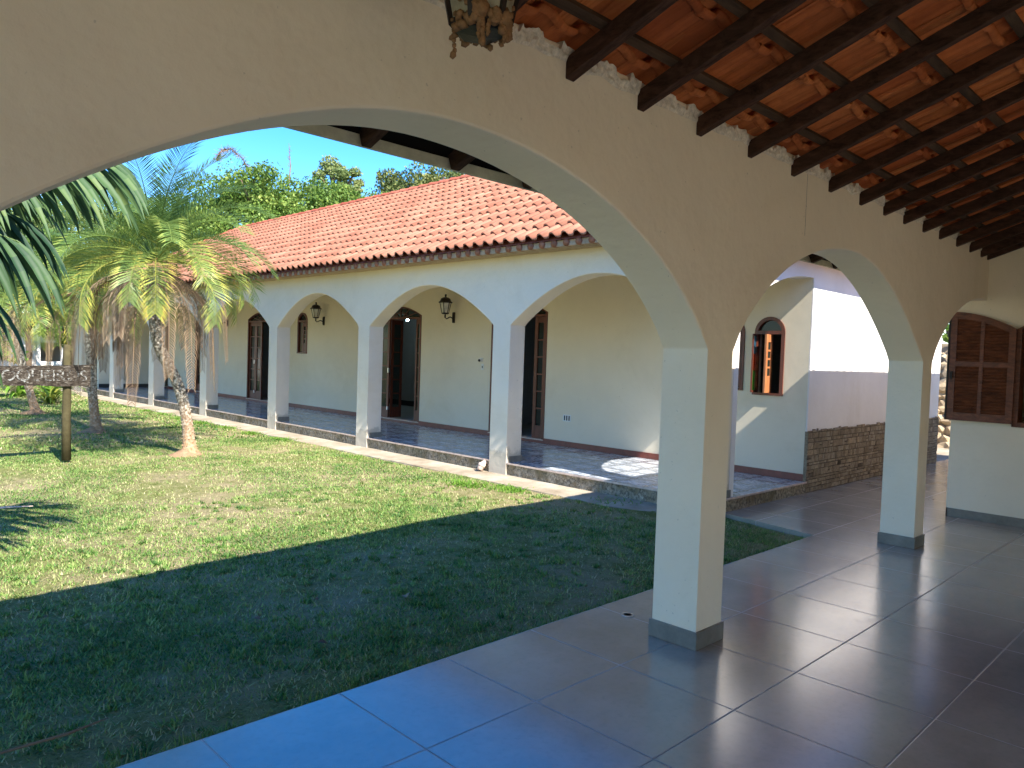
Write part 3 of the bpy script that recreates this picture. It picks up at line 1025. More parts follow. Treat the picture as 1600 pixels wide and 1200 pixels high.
def pane_leaf(parent, P, u0, u1, z0, z1, npan=6, th=.035, mat='redwood', glass='glass'):
    """narrow glazed door leaf; P(u,w,z)"""
    lf = bpy.data.objects.new('leaf', None); C.objects.link(lf); lf.parent = parent
    m = MB()
    def bx(a, b, c, d, w0=0, w1=th):
        p = [P(u, w, z) for z in (c, d) for w in (w0, w1) for u in (a, b)]
        i = len(m.v); m.v += p
        for q in ((0, 2, 3, 1), (4, 5, 7, 6), (0, 1, 5, 4), (2, 6, 7, 3), (0, 4, 6, 2), (1, 3, 7, 5)):
            m.f.append(tuple(i + k for k in q)); m.r.append(.5)
    s = min(.07, (u1 - u0) * .27)
    bx(u0, u0 + s, z0, z1); bx(u1 - s, u1, z0, z1)
    bx(u0 + s, u1 - s, z0, z0 + .22, .003, th - .003); bx(u0 + s, u1 - s, z1 - .10, z1, .003, th - .003)
    zz = [z0 + .22 + (z1 - .1 - z0 - .22) * k / npan for k in range(npan + 1)]
    for z in zz[1:-1]:
        bx(u0 + s, u1 - s, z - .012, z + .012, .006, th - .006)
    m.build('leaf_frame', M_[mat], lf)
    g = MB()
    for a, b in zip(zz[:-1], zz[1:]):
        g.face([P(u0 + s, th / 2, a), P(u1 - s, th / 2, a), P(u1 - s, th / 2, b), P(u0 + s, th / 2, b)])
    g.build('panes', M_[glass], lf)
    return lf
for k, (a, b) in enumerate(doors[:4]):
    d = bpy.data.objects.new('door', None); C.objects.link(d); d.parent = wing
    mb = MB()
    Pd = lambda u, w, z: (XC - .012 + w, u, z)
    arched_ring(mb, Pd, a, b, .20, 2.37, .19, .045, .12, 14, False)
    mb.box(XC - .008, XC + .10, a + .045, b - .045, 2.30, 2.335)
    c = (a + b) / 2
    for t_ in (-.5, -.25, 0, .25, .5):       # fanlight muntins
        mb.beam((XC + .04, c + t_ * .25, 2.335), (XC + .04, c + t_ * (b - a) * .75, 2.33 + .04 + arch_h(t_ * 1.5, .155)), .016, .02, (1, 0, 0))
    mb.tube([(XC + .04, c + .24 * math.cos(q), 2.335 + .10 * math.sin(q)) for q in [math.pi * i / 10 for i in range(11)]], .009, 6)
    mb.build('frame', M_['redwood'], d)
    g = MB()
    N_ = 12
    for i in range(N_):
        u0, u1 = a + .05 + (b - a - .1) * i / N_, a + .05 + (b - a - .1) * (i + 1) / N_
        h0, h1 = arch_h((u0 - c) / ((b - a) / 2), .155), arch_h((u1 - c) / ((b - a) / 2), .155)
        g.face([(XC + .045, u0, 2.335), (XC + .045, u1, 2.335), (XC + .045, u1, 2.37 + h1), (XC + .045, u0, 2.37 + h0)])
    g.build('fanlight_glass', M_['glass'], d)
    Pin = lambda u, w, z: (XC + .03 + w, u, z)
    w1 = .27 if k == 0 else .17
    pane_leaf(d, Pin, a + .047, a + .047 + w1, .215, 2.295)
    if k in (0, 1):
        pane_leaf(d, Pin, b - .047 - .34, b - .047, .215, 2.295)
        ph = .35
        e1 = Vector((math.cos(ph), math.sin(ph), 0))
        yb_ = b - .05 - .34
        pane_leaf(d, lambda u, w, z, e1=e1, yb_=yb_: (XC + .07 + u * e1.x - w * e1.y, yb_ - .005 + u * .0 - w * e1.x + u * e1.y * .2, z), 0.0, .33, .215, 2.295)
    else:
        pane_leaf(d, Pin, b - .047 - .36, b - .047, .215, 2.295)
        pane_leaf(d, Pin, b - .047 - .72, b - .047 - .363, .215, 2.295)
    hd = MB()
    hd.box(XC - .0, XC + .03, b - .41, b - .38, 1.17, 1.27)
    hd.box(XC - .0, XC + .03, b - .41, b - .38, .38, .45)
    hd.build('handle', M_['steel'], d)
    th_ = MB(); th_.box(XC - .03, XC + .14, a, b, .197, .212); th_.build('threshold', M_['pipe'], d)

for k, (a, b, z0, zs, ri) in enumerate(wins):
    w = bpy.data.objects.new('window', None); C.objects.link(w); w.parent = wing
    mb = MB()
    c, h = (a + b) / 2, (b - a) / 2
    n = 16
    def ring(h_out, h_in, x0, x1):
        for i in range(n):
            t0, t1 = math.pi * i / n, math.pi * (i + 1) / n
            o = [(c - h_out * math.cos(t), zs + (ri + (h_out - h)) * math.sin(t)) for t in (t0, t1)]
            q = [(c - h_in * math.cos(t), zs + (ri - (h - h_in)) * math.sin(t)) for t in (t0, t1)]
            for X in (x0, x1):
                mb.face([(X, *o[0]), (X, *o[1]), (X, *q[1]), (X, *q[0])])
            mb.face([(x0, *q[0]), (x0, *q[1]), (x1, *q[1]), (x1, *q[0])])
            mb.face([(x0, *o[0]), (x0, *o[1]), (x1, *o[1]), (x1, *o[0])])
        for s_ in (-1, 1):
            ya, yb = sorted((c + s_ * h_out, c + s_ * h_in))
            mb.box(x0, x1, ya, yb, z0, zs)
    ring(h + .018, h - .028, XC - .016, XC + .05)
    mb.box(XC - .022, XC + .06, a - .02, b + .02, z0 - .02, z0 + .012)
    mb.box(XC - .018, XC + .05, a + .03, b - .03, zs - .025, zs + .02)
    mb.build('frame', M_['redwood'], w)
    g = MB()
    g.face([(XC + .03, a + .03, zs)] + [(XC + .03, c - (h - .03) * math.cos(math.pi * i / 12), zs + (ri - .03) * math.sin(math.pi * i / 12)) for i in range(13)] + [(XC + .03, b - .03, zs)])
    g.build('fanlight_glass', M_['glass'], w)
    if k == 0:
        # stained glass leaf swung out, wooden leaf jutting out, its wood lightened to read as sunlit
        lf = bpy.data.objects.new('stained_glass_leaf', None); C.objects.link(lf); lf.parent = w
        lf['label'] = 'narrow leaf with blue, red and green glass'
        m = MB()
        L = .17
        yy = b - .022
        LM = Matrix.Translation((XC - .018, yy, 0)) @ Matrix.Rotation(.26, 4, 'Z')
        m.box(-L, 0, 0, .022, z0 + .015, z0 + .04, .5, LM)
        m.box(-L, 0, 0, .022, zs - .05, zs - .028, .5, LM)
        m.box(-L - .012, -L, 0, .022, z0 + .015, zs - .028, .5, LM)
        m.box(-.014, 0, 0, .022, z0 + .04, zs - .05, .5, LM)
        m.build('leaf_frame', M_['redwood'], lf)
        zz = [z0 + .04, z0 + .30, z0 + .52, zs - .05]
        for (p, q, mt, nm) in ((zz[0], zz[1], 'sg_g', 'green_pane'), (zz[1], zz[2], 'sg_r', 'red_pane'), (zz[2], zz[3], 'sg_b', 'blue_pane')):
            gg = MB(); gg.face([tuple(LM @ Vector(c_)) for c_ in ((-L, .011, p), (-.014, .011, p), (-.014, .011, q), (-L, .011, q))])
            gg.build(nm, M_[mt], lf)
        pane_leaf(w, lambda u, w_, z: (XC + .05 - u * .97, a + .17 + w_ - u * .05, z), 0, .20, z0 + .015, zs - .03, 4, .026, 'litwood')
    elif k == 1:
        pane_leaf(w, lambda u, w_, z: (XC - .02 + w_, u, z), a + .02, b - .02, z0 + .02, zs - .03, 4)
    else:
        pane_leaf(w, lambda u, w_, z: (XC + .01 + w_, u, z), a + .03, b - .2, z0 + .02, zs - .03, 4)

# sensor, switch and sockets on the rear wall: small things of their own
cmr = thing('motion_sensor', 'small white motion sensor high on the cream wall between two doors', 'sensor', (XC, 10.215, 1.52))
mb = MB(); mb.box(-.02, -.001, -.035, .035, -.03, .04); mb.tube([(-.02, 0, 0), (-.06, 0, .0)], .03, 10); mb.build('housing', M_['plastic'], cmr, bevel=.004)
mb = MB(); mb.blob((-.07, .0, -.01), .026, 2, 0); mb.build('lens', M_['dark'], cmr, smooth=True)
sw_ = thing('light_switch', 'white light switch plate just below the motion sensor', 'switch', (XC, 10.19, 1.39))
mb = MB(); mb.box(-.01, -.001, -.03, .03, -.055, .055); mb.build('plate', M_['plastic'], sw_, bevel=.002)
mb = MB(); mb.box(-.014, -.010, -.01, .01, -.02, .02); mb.build('rocker', M_['dark'], sw_)
so = thing('wall_socket', 'white triple socket plate low on the cream wall under the big arch', 'socket', (XC, 8.09, .62))
mb = MB(); mb.box(-.008, -.001, -.085, .085, -.055, .055); mb.build('plate', M_['plastic'], so, bevel=.002)
mb = MB()
for y in (-.05, 0, .05):
    mb.box(-.011, -.008, y - .013, y + .013, -.04, .04)
mb.build('outlets', M_['dark'], so)

# roof of wing: hipped, clay tiles
roofB = bpy.data.objects.new('roof', None); C.objects.link(roofB); roofB.parent = wing
XE, ZE = 6.76, 3.045
XR = 11.05
sB = (5.53 - ZE) / (XR - XE)
YS, YN = 3.70, 28.5
Ub, Vb = Vector((0, 1, 0)), Vector((1, 0, sB)).normalized()
Nb = Ub.cross(Vb) * -1
if Nb.z < 0: Nb = -Nb
SL = math.hypot(XR - XE, 5.53 - ZE)
run = XR - XE
w_, l_ = .2, .36
nu, nv = int((YN - YS) / w_), int(SL / l_)
mb = MB()
def keepW(cu, cv):
    k = cv / SL * run
    return k - .12 < cu < (YN - YS) - k + .12
tile_field(mb, (XE, YS, ZE), Ub, Vb, Nb, nu, nv, w_, SL / nv, keepW, False, .058, .006)
Us, Vs = Vector((1, 0, 0)), Vector((0, 1, sB)).normalized()
Ns = Vector((0, -sB, 1)).normalized()
nu2 = int(2 * run / w_)
def keepS(cu, cv):
    k = cv / SL * run
    return k - .12 < cu < 2 * run - k + .12
tile_field(mb, (XE, YS, ZE), Us, Vs, Ns, nu2, nv, 2 * run / nu2, SL / nv, keepS, False, .058, .006)
mb.build('roof_tiles', M_['tile'], roofB, smooth=True)
mb = MB()
E_ = .012
z0 = ZE - E_
Rr = [(XR, YS + run, 5.53 - E_), (XR, YN - run, 5.53 - E_)]
mb.face([(XE, YS, z0), (XE, YN, z0), Rr[1], Rr[0]])
mb.face([(XE, YS, z0), (2 * XR - XE, YS, z0), Rr[0]])
mb.face([(XE, YN, z0), (2 * XR - XE, YN, z0), Rr[1]])
mb.face([(2 * XR - XE, YS, z0), (2 * XR - XE, YN, z0), Rr[1], Rr[0]])
mb.build('roof_deck', M_['ridge'], roofB)
mb = MB()
def caps(a, b, n):
    a, b = Vector(a), Vector(b)
    d = (b - a) / n
    sd = d.cross(Vector((0, 0, 1))).normalized(); up = sd.cross(d).normalized()
    for k in range(n):
        i0 = len(mb.v); r = random.random()
        for q, rad in ((0, .105), (1.08, .092)):
            for j in range(9):
                an = math.pi * j / 8
                mb.v.append(tuple(a + d * (k + q) + sd * (rad * math.cos(an)) + up * (rad * .8 * math.sin(an) + (.018 if q == 0 else 0))))
        for j in range(8):
            mb.f.append((i0 + j, i0 + j + 1, i0 + j + 10, i0 + j + 9)); mb.r.append(r)
caps((XR, YN - run, 5.55), (XR, YS + run, 5.55), 42)
caps((XR, YS + run, 5.56), (XE + .05, YS + .05, ZE + .06), 17)
caps((XR, YN - run, 5.56), (XE + .05, YN - .05, ZE + .06), 17)
mb.build('ridge_tiles', M_['ridge'], roofB, smooth=True)
# white mortar eave course under the tile ends, plus a board added for its straight shadow
mb = MB()
zz0 = ZE - .012
mb.box(XE + .035, XF + .1, YS + .05, YN - .05, zz0 - .075, zz0 - .002)
mb.box(XE + .035, 2 * XR - XE, YS + .04, 4.2, zz0 - .075, zz0 - .002)
mb.box(XE + .02, 2 * XR - XE, YS - .035, YS - .012, ZE - .07, ZE + .075)  # board added outside the tile ends to straighten the cast shadow
mb.build('eave_mortar_and_board', M_['eavemortar'], roofB)
mb = MB()
for i in range(nu):      # second row of clay ends set in the mortar
    y = YS + w_ * (i + .72)
    mb.tube([(XE + .012, y, zz0 - .036), (XE + .12, y, zz0 - .03)], .047, 8, random.random())
for i in range(nu2):
    x = XE + w_ * (i + .72)
    mb.tube([(x, YS + .012, zz0 - .036), (x, YS + .12, zz0 - .03)], .047, 8, random.random())
mb.build('eave_tiles', M_['eaveclay'], roofB, smooth=True)

# clay drain pipe stub poking from the plinth
dp = thing('drain_pipe', 'short pale clay drain pipe poking from the plinth beside a pillar foot', 'pipe', (7.08, 7.72, .07))
mb = MB(); mb.tube([(.06, 0, .05), (-.02, .0, .0), (-.06, .0, -.075)], [.042, .042, .046], 12); mb.build('pipe', M_['pipe'], dp, smooth=True)
mb = MB(); mb.tube([(-.012, 0, .012), (-.034, 0, -.03)], [.052, .052], 12); mb.build('collar', M_['pipe'], dp, smooth=True)

# ------------------------------------------------------------------ sign board
sg = thing('wooden_sign', 'weathered lichen-covered wooden name board nailed to a post on the lawn', 'sign', (2.89, 11.76, -.06))
mb = MB()
mb.tube([(0, .03, 0), (-.008, .03, .6), (.0, .03, 1.1), (.0, .03, 1.62)], [.062, .058, .054, .05], 12)
mb.build('post', M_['post'], sg, smooth=True)
ang = math.radians(-4)
bd = MB()
n = 40
e1 = Vector((math.cos(ang), math.sin(ang), 0)); e2 = Vector((-math.sin(ang), math.cos(ang), 0))
for j, ww in ((0, -.06), (1, -.02)):
    for i in range(n + 1):
        u = -1.55 + 1.82 * i / n
        lo = 1.045 - .02 * u + .012 * noise.noise(Vector((u * 4, 0, 0))) - .006
        hi = 1.335 + .035 * u + .012 * noise.noise(Vector((u * 4, 9, 0)))
        for z in (lo, hi):
            bd.v.append(tuple(e1 * u + e2 * ww + Vector((0, 0, z))))
m_ = 2 * (n + 1)
for i in range(n):
    q = 2 * i
    bd.f += [(q, q + 2, q + 3, q + 1), (m_ + q, m_ + q + 1, m_ + q + 3, m_ + q + 2), (q + 1, q + 3, m_ + q + 3, m_ + q + 1), (q, m_ + q, m_ + q + 2, q + 2)]
    bd.r += [.5] * 4
bd.f += [(0, 1, m_ + 1, m_), (2 * n, 2 * n + 1, m_ + 2 * n + 1, m_ + 2 * n)]; bd.r += [.5] * 2
bd.build('board', M_['sign'], sg)
cu = bpy.data.curves.new('lettering', 'FONT')
cu.body = 'E DOS COQUEIROS'
cu.size = .215; cu.extrude = .004; cu.align_x = 'RIGHT'; cu.space_character = .93
cuo = bpy.data.objects.new('lettering_source', cu); C.objects.link(cuo)
bpy.context.view_layer.update()
dg = bpy.context.evaluated_depsgraph_get()
me = bpy.data.meshes.new_from_object(cuo.evaluated_get(dg))
bpy.data.objects.remove(cuo)
me.name = 'lettering'
t = NT('faded_white_lettering')
nn = t.noise(14, 6, .8)
t.fin((.34, .33, .29), .9)
tr = t.n('BsdfTransparent'); mx = t.n('MixShader')
t.l(t.ramp(nn, [(.40, 0.15), (.52, 1)]), mx.inputs[0]); t.l(t.b.outputs[0], mx.inputs[1]); t.l(tr.outputs[0], mx.inputs[2]); t.l(mx.outputs[0], t.out.inputs[0])
me.materials.clear(); me.materials.append(t.m)
lt = bpy.data.objects.new('lettering', me); C.objects.link(lt); lt.parent = sg
lt.rotation_euler = (math.pi / 2, 0, ang)
lt.location = tuple(e1 * .23 + e2 * -.064 + Vector((0, 0, 1.115)))
lt.scale = (1, 1, 1)

# ------------------------------------------------------------------ palms
def frond(mb, base, az, el, L, droop, nl, ll, lw, tint, tipy=.5, fold=.5, hang=0., curl=0., rad=.012):
    """feather frond: rachis and leaflets"""
    d0 = Vector((math.cos(az), math.sin(az), 0))
    side0 = Vector((-math.sin(az), math.cos(az), 0))
    pts = []
    p = Vector(base); e = el
    N_ = 18
    for k in range(N_ + 1):
        pts.append(p.copy())
        t_ = k / N_
        dirv = d0 * math.cos(e) + Vector((0, 0, 1)) * math.sin(e)
        p = p + dirv * (L / N_)
        e -= droop / N_ * (.4 + 1.2 * t_)
        e = max(e, -1.52)
    mb.tube(pts, [rad * (1 - .8 * k / N_) for k in range(N_ + 1)], 4, min(1, tint + .15), False)
    for k in range(nl):
        t_ = .14 + .86 * (k + .5) / nl
        x = t_ * N_; i = min(N_ - 1, int(x)); fr = x - i
        pos = pts[i].lerp(pts[i + 1], fr)
        tan = (pts[i + 1] - pts[i]).normalized()
        up = side0.cross(tan).normalized()
        if up.z < 0 and abs(tan.z) < .9: up = -up
        l_ = ll * (.45 + .55 * math.sin(math.pi * min(1, t_ * .85 + .12)) ** .7) * random.uniform(.85, 1.1)
        for s_ in (-1, 1):
            fw = .55 + .5 * t_ + random.uniform(-.1, .1)
            d = (side0 * s_ * 1.0 + tan * fw + up * fold * random.uniform(.5, 1.2)).normalized()
            tip1 = pos + d * l_ * .55
            d2 = (d + Vector((0, 0, -1)) * (hang + random.uniform(0, .12))).normalized()
            tip2 = tip1 + d2 * l_ * .45
            wv = tan.cross(d).normalized().cross(d).normalized()
            wv = (wv + tan * .3).normalized()
            hw = lw * .5
            r1 = min(1, max(0, tint + random.uniform(-.15, .15)))
            r2 = min(1, max(0, tint + tipy * random.uniform(.3, 1)))
            b = len(mb.v)
            mb.v += [tuple(pos - wv * hw * .5), tuple(pos + wv * hw * .5), tuple(tip1 + wv * hw), tuple(tip1 - wv * hw), tuple(tip2)]
            mb.f += [(b, b + 1, b + 2, b + 3), (b + 3, b + 2, b + 4)]; mb.r += [r1, r2]

def feather_palm(loc, label, trunk_pts, crown, nf, nd, seed, Lf=1.25, lean_az=None, group='feather palms in a row on the lawn'):
    random.seed(seed)
    r = thing('palm_tree', label, 'palm tree', loc, 0, group)
    tm = MB()
    P = [Vector(p) for p in trunk_pts]
    # smooth path
    path, rads = [], []
    N_ = 60
    for k in range(N_ + 1):
        t_ = k / N_ * (len(P) - 1); i = min(len(P) - 2, int(t_)); f = t_ - i
        p0, p1, p2, p3 = P[max(0, i - 1)], P[i], P[i + 1], P[min(len(P) - 1, i + 2)]
        q = .5 * ((2 * p1) + (p2 - p0) * f + (2 * p0 - 5 * p1 + 4 * p2 - p3) * f * f + (3 * p1 - p0 - 3 * p2 + p3) * f ** 3)
        path.append(q)
        h = k / N_
        rads.append(.078 + .09 * math.exp(-h * 22) + .012 * (h > .8))
    tm.tube(path, rads, 14)
    # old leaf-base knobs, spiralling
    for k in range(330):
        h = .02 + .96 * k / 330
        i = int(h * N_); p = path[i]
        a = k * 2.39996
        rr2 = rads[i]
        c = p + Vector((math.cos(a) * rr2, math.sin(a) * rr2, 0))
        o = Vector((math.cos(a), math.sin(a), 0)); sd = Vector((-o.y, o.x, 0))
        b = len(tm.v); s = random.uniform(.010, .017)
        tm.v += [tuple(c - sd * s - o * .01), tuple(c + sd * s - o * .01), tuple(c + o * s * 1.3 + Vector((0, 0, s * 1.1))), tuple(c - sd * s * .6 + Vector((0, 0, s * 1.8)) - o * .01), tuple(c + sd * s * .6 + Vector((0, 0, s * 1.8)) - o * .01)]
        tm.f += [(b, b + 1, b + 2), (b, b + 2, b + 3), (b + 1, b + 4, b + 2), (b + 3, b + 2, b + 4)]; tm.r += [.5] * 4
    tm.build('trunk', M_['trunk'], r, smooth=False)
    sm = MB()
    sm.lathe([(.46, -.05), (.32, -.005), (.20, .03), (.13, .08), (.08, .14)], n=18)
    for i, v in enumerate(sm.v):
        q = noise.noise(Vector(v) * 7) * .035
        sm.v[i] = (v[0] * (1 + q * 14), v[1] * (1 + q * 14), v[2] + q * .6)
    sm.build('soil_mound', M_['soil'], r, smooth=True)
    cr = Vector(crown)
    for k in range(nf):
        h = k / nf                 # 0 = young upright, 1 = old low
        az = k * 2.39996 + random.uniform(-.2, .2)
        el = 1.45 - 1.42 * h ** .85 + random.uniform(-.1, .1)
        droop = 1.1 + 1.25 * h + random.uniform(-.2, .2)
        tint = max(0, .08 + .55 * (h - .3)) + random.uniform(-.08, .08)
        m = MB()
        frond(m, cr + Vector((math.cos(az) * .05, math.sin(az) * .05, .12 * (1 - h))), az, el, Lf * random.uniform(.85, 1.1), droop, 66, .38, .0125, tint, .35 * h + .1, .45, .03 + .22 * h, rad=.011)
        m.build('frond', M_['frond'], r)
    for k in range(nd):
        az = k * 2.39996 + random.uniform(-.3, .3)
        m = MB()
        frond(m, cr + Vector((math.cos(az) * .09, math.sin(az) * .09, -.15)), az, -.15 + random.uniform(-.5, .2), Lf * random.uniform(.75, 1.15), random.uniform(2.6, 3.4), 46, .20, .011, random.uniform(0, .8), .3, random.uniform(-.3, .3), random.uniform(.6, 1.8), rad=.013)
        m.build('dead_frond', M_['deadfrond'], r)
    return r
feather_palm((4.47, 11.46, -.06), 'nearest feather palm with a leaning knobbly trunk and a skirt of dead fronds',
             [(0, 0, 0), (-.06, 0, .55), (-.20, 0, 1.08), (-.50, 0, 1.72), (-.56, 0, 2.4), (-.55, 0, 2.78)], (-.55, 0, 2.85), 50, 24, 3, 1.85)
feather_palm((4.22, 15.2, -.06), 'second feather palm with a straighter trunk just right of the wooden sign',
             [(0, 0, 0), (-.07, 0, .6), (-.11, 0, 1.2), (-.16, 0, 2.0), (-.2, 0, 2.6)], (-.2, 0, 2.65), 40, 12, 11, 1.75)
feather_palm((4.22, 19.75, -.06), 'third feather palm with a swollen soil-ringed base behind the sign board',
             [(0, 0, 0), (-.16, 0, .62), (-.30, 0, 1.2), (-.42, 0, 2.0), (-.45, 0, 2.5)], (-.45, 0, 2.55), 40, 8, 21, 1.9)
feather_palm((3.2, 25.0, -.06), 'farthest feather palm at the back of the lawn, mostly hidden by the others',
             [(0, 0, 0), (-.1, 0, .6), (-.1, 0, 1.4), (-.1, 0, 2.6), (0, 0, 3.0)], (0, 0, 3.1), 28, 4, 31, 1.6)

# broad-leaved palm just outside the left edge, fronds reaching into view
random.seed(5)
bp = thing('broad_leaf_palm', 'dark palm with long broad drooping leaflets hanging in from the left edge', 'palm tree', (.35, 5.6, -.06))
mb = MB(); mb.tube([(0, 0, 0), (.02, 0, 1.0), (0, 0, 2.0)], [.12, .09, .08], 12); mb.build('trunk', M_['trunk'], bp, smooth=True)
def broad_frond(az, el, L, droop, nl, ll, lw, tint, z0=2.35, ox=0, oy=0):
    m = MB()
    d0 = Vector((math.cos(az), math.sin(az), 0)); side0 = Vector((-math.sin(az), math.cos(az), 0))
    p = Vector((ox + d0.x * .06, oy + d0.y * .06, z0)); e = el; pts = []
    N_ = 16
    for k in range(N_ + 1):
        pts.append(p.copy())
        p = p + (d0 * math.cos(e) + Vector((0, 0, 1)) * math.sin(e)) * (L / N_)
        e -= droop / N_
    m.tube(pts, [.016 * (1 - .75 * k / N_) for k in range(N_ + 1)], 5, .7, False)
    for k in range(nl):
        t_ = .25 + .75 * (k + .5) / nl
        x = t_ * N_; i = min(N_ - 1, int(x)); pos = pts[i].lerp(pts[i + 1], x - i)
        tan = (pts[i + 1] - pts[i]).normalized()
        for s_ in (-1, 1):
            l_ = ll * random.uniform(.8, 1.1) * (1 - .35 * max(0, t_ - .6))
            d = (side0 * s_ * random.uniform(.15, .6) + tan * (.45 + .5 * t_) + Vector((0, 0, random.uniform(-.75, -.25)))).normalized()
            b = len(m.v); q = pos.copy(); n_ = 6
            for j in range(n_ + 1):
                h = j / n_
                wv = tan.cross(d).normalized().cross(d).normalized()
                wv = (wv * .8 + side0 * .3 * s_ * random.uniform(.6, 1)).normalized()
                hw = lw * .5 * math.sin(math.pi * min(1, .12 + h * .88)) ** .8 if j < n_ else .001
                up = wv.cross(d).normalized() * hw * .5
                m.v += [tuple(q - wv * hw + up), tuple(q), tuple(q + wv * hw + up)]
                q = q + d * (l_ / n_)
                d = (d + Vector((0, 0, -1)) * (.20 + .12 * h)).normalized()
            for j in range(n_):
                a = b + 3 * j
                m.f += [(a, a + 1, a + 4, a + 3), (a + 1, a + 2, a + 5, a + 4)]
                tt = min(1, max(0, tint + random.uniform(-.2, .25)))
                m.r += [tt, tt]
    m.build('frond', M_['bigleaf'], bp, smooth=True)
for az, el, L, dr_, z0 in [(.12, .40, 1.32, .25, 2.60), (-.2, .36, 1.15, .3, 2.60), (.4, .38, 1.2, .3, 2.62), (.65, .3, 1.0, .4, 2.6),
                          (.0, .2, .72, .5, 2.45), (.3, .2, .62, .5, 2.40), (-.35, .1, .7, .5, 2.34), (.12, .0, .48, .5, 2.1), (-.2, -.1, .45, .5, 1.95), (.45, .0, .36, .5, 1.9), (.05, -.2, .32, .5, 1.7),
                          (1.1, .5, 1.1, .9, 2.5), (1.9, .6, 1.1, 1.0, 2.5), (2.8, .6, 1.1, 1., 2.5), (3.7, .6, 1.1, 1., 2.5), (4.6, .6, 1.0, 1., 2.5)]:
    broad_frond(az, el, L, dr_, 15 if L > .9 else 9, .60, .040, random.uniform(.0, .5), z0)

# ------------------------------------------------------------------ background trees
def tree(name, loc, H, crown_r, label, mat, seed, n_leaf=7000, leaf=.16, trunk_h=None, sq=.75, clumps=60, group='trees beyond the wing', low=-.5, cat='tree'):
    rg = np.random.default_rng(seed); random.seed(seed)
    r = thing(name, label, cat, loc, 0, group)
    tm = MB()
    zc = H - crown_r * sq
    tm.tube([(0, 0, 0), (.1, .05, zc * .5), (0, .1, zc)], [H * .03, H * .022, H * .014], 9)
    cl = []
    for k in range(clumps):
        a = rg.uniform(0, 2 * math.pi); b = math.asin(rg.uniform(low, 1))
        q = rg.uniform(.5, 1.0) ** .6
        wob = 1 + .28 * noise.noise(Vector((math.cos(a) * 2, math.sin(a) * 2, b * 2 + seed)))
        cl.append((crown_r * q * wob * math.cos(b) * math.cos(a), crown_r * q * wob * math.cos(b) * math.sin(a), zc + crown_r * sq * q * wob * math.sin(b), rg.uniform(.16, .34) * crown_r))
    for c in cl[:14]:
        tm.tube([(0, .1, zc * .8), (c[0] * .5, c[1] * .5, (zc + c[2]) * .5 - .1), c[:3]], [H * .012, H * .008, H * .003], 5)
    tm.build('trunk', M_['bark'], r, smooth=True)
    idx = rg.integers(0, clumps, n_leaf)
    ca = np.array(cl)
    u = rg.normal(size=(n_leaf, 3)); u /= np.linalg.norm(u, axis=1)[:, None]
    rad = ca[idx, 3] * rg.uniform(.35, 1, n_leaf) ** .5
    pos = ca[idx, :3] + u * rad[:, None] * np.array([1, 1, .7])
    d = rg.normal(size=(n_leaf, 3)); d[:, 2] -= .5; d /= np.linalg.norm(d, axis=1)[:, None]
    nrm = u + rg.normal(size=(n_leaf, 3)) * .7 + np.array([0, 0, .5])
    s = np.cross(nrm, d); s /= np.linalg.norm(s, axis=1)[:, None] + 1e-9
    L = leaf * rg.uniform(.7, 1.5, n_leaf)[:, None]; W = L * .33
    v = np.stack([pos, pos + d * L * .45 + s * W, pos + d * L, pos + d * L * .45 - s * W], 1).reshape(-1, 3)
    f = np.arange(n_leaf * 4).reshape(-1, 4)
    me = bpy.data.meshes.new('crown')
    me.from_pydata(v.tolist(), [], f.tolist())
    at = me.attributes.new('rnd', 'FLOAT', 'FACE')
    tn = np.clip(rg.uniform(0, .75, clumps)[idx] * .6 + rg.uniform(0, .55, n_leaf), 0, 1)
    at.data.foreach_set('value', tn.astype(np.float32))
    me.materials.append(M_[mat])
    o = bpy.data.objects.new('crown', me); C.objects.link(o); o.parent = r
    return r
G = -.2
tree('mango_tree', (17.6, 36, G), 10.3, 4.1, 'dense rounded light green tree behind the left end of the clay roof', 'tree1', 1, 42000, .13, sq=.7, clumps=110)
tree('mango_tree', (21.9, 36, G), 10.6, 3.9, 'bushy light green tree behind the middle of the clay roof ridge', 'tree1', 2, 38000, .13, sq=.65, clumps=95)
tree('leafy_tree', (28.8, 36, G), 13.2, 4.1, 'darker olive tree with loose round crown behind the right of the ridge', 'tree2', 3, 30000, .15, sq=.7, clumps=60)
tree('leafy_tree', (33.2, 38, G), 13.8, 4.3, 'dark olive tree partly hidden by the near eave, rightmost of the far trees', 'tree2', 4, 30000, .15, sq=.7, clumps=60)
tree('bamboo_clump', (22.6, 37.5, G), 12.4, 1.7, 'wispy light green bamboo plume rising above the other trees', 'tree3', 5, 9000, .12, sq=1.2, clumps=22)
tree('mango_tree', (13.6, 38, G), 8.2, 3.6, 'light green tree directly behind the nearest palm crown', 'tree1', 6, 26000, .13, sq=.7, clumps=80)
tree('leafy_tree', (9.8, 40, G), 8.6, 3.6, 'pale leafy tree at the far left behind the palm fronds', 'tree3', 7, 22000, .13, sq=.8, clumps=70)
tree('leafy_tree', (5.8, 38, G), 7.6, 3.8, 'green tree at the left edge behind the broad dark leaves', 'tree1', 8, 22000, .13, sq=.8, clumps=70)
tree('leafy_tree', (8.6, 31, G), 4.6, 2.0, 'low yellow-green tree between the palms and the far garden wall', 'tree3', 9, 12000, .11, sq=.9, clumps=50)
tree('leafy_tree', (6.1, 30, G), 4.4, 1.9, 'low bushy green tree left of the third palm trunk', 'tree1', 10, 10000, .11, sq=.9, clumps=50, low=-.8)
tree('shrub', (20.2, 5.2, -.1), 4.4, 2.4, 'sunlit green shrub above the stone wall at the end of the passage', 'tree1', 12, 5000, .15, sq=1.0, clumps=50, group='shrubs', low=-.7, cat='shrub')
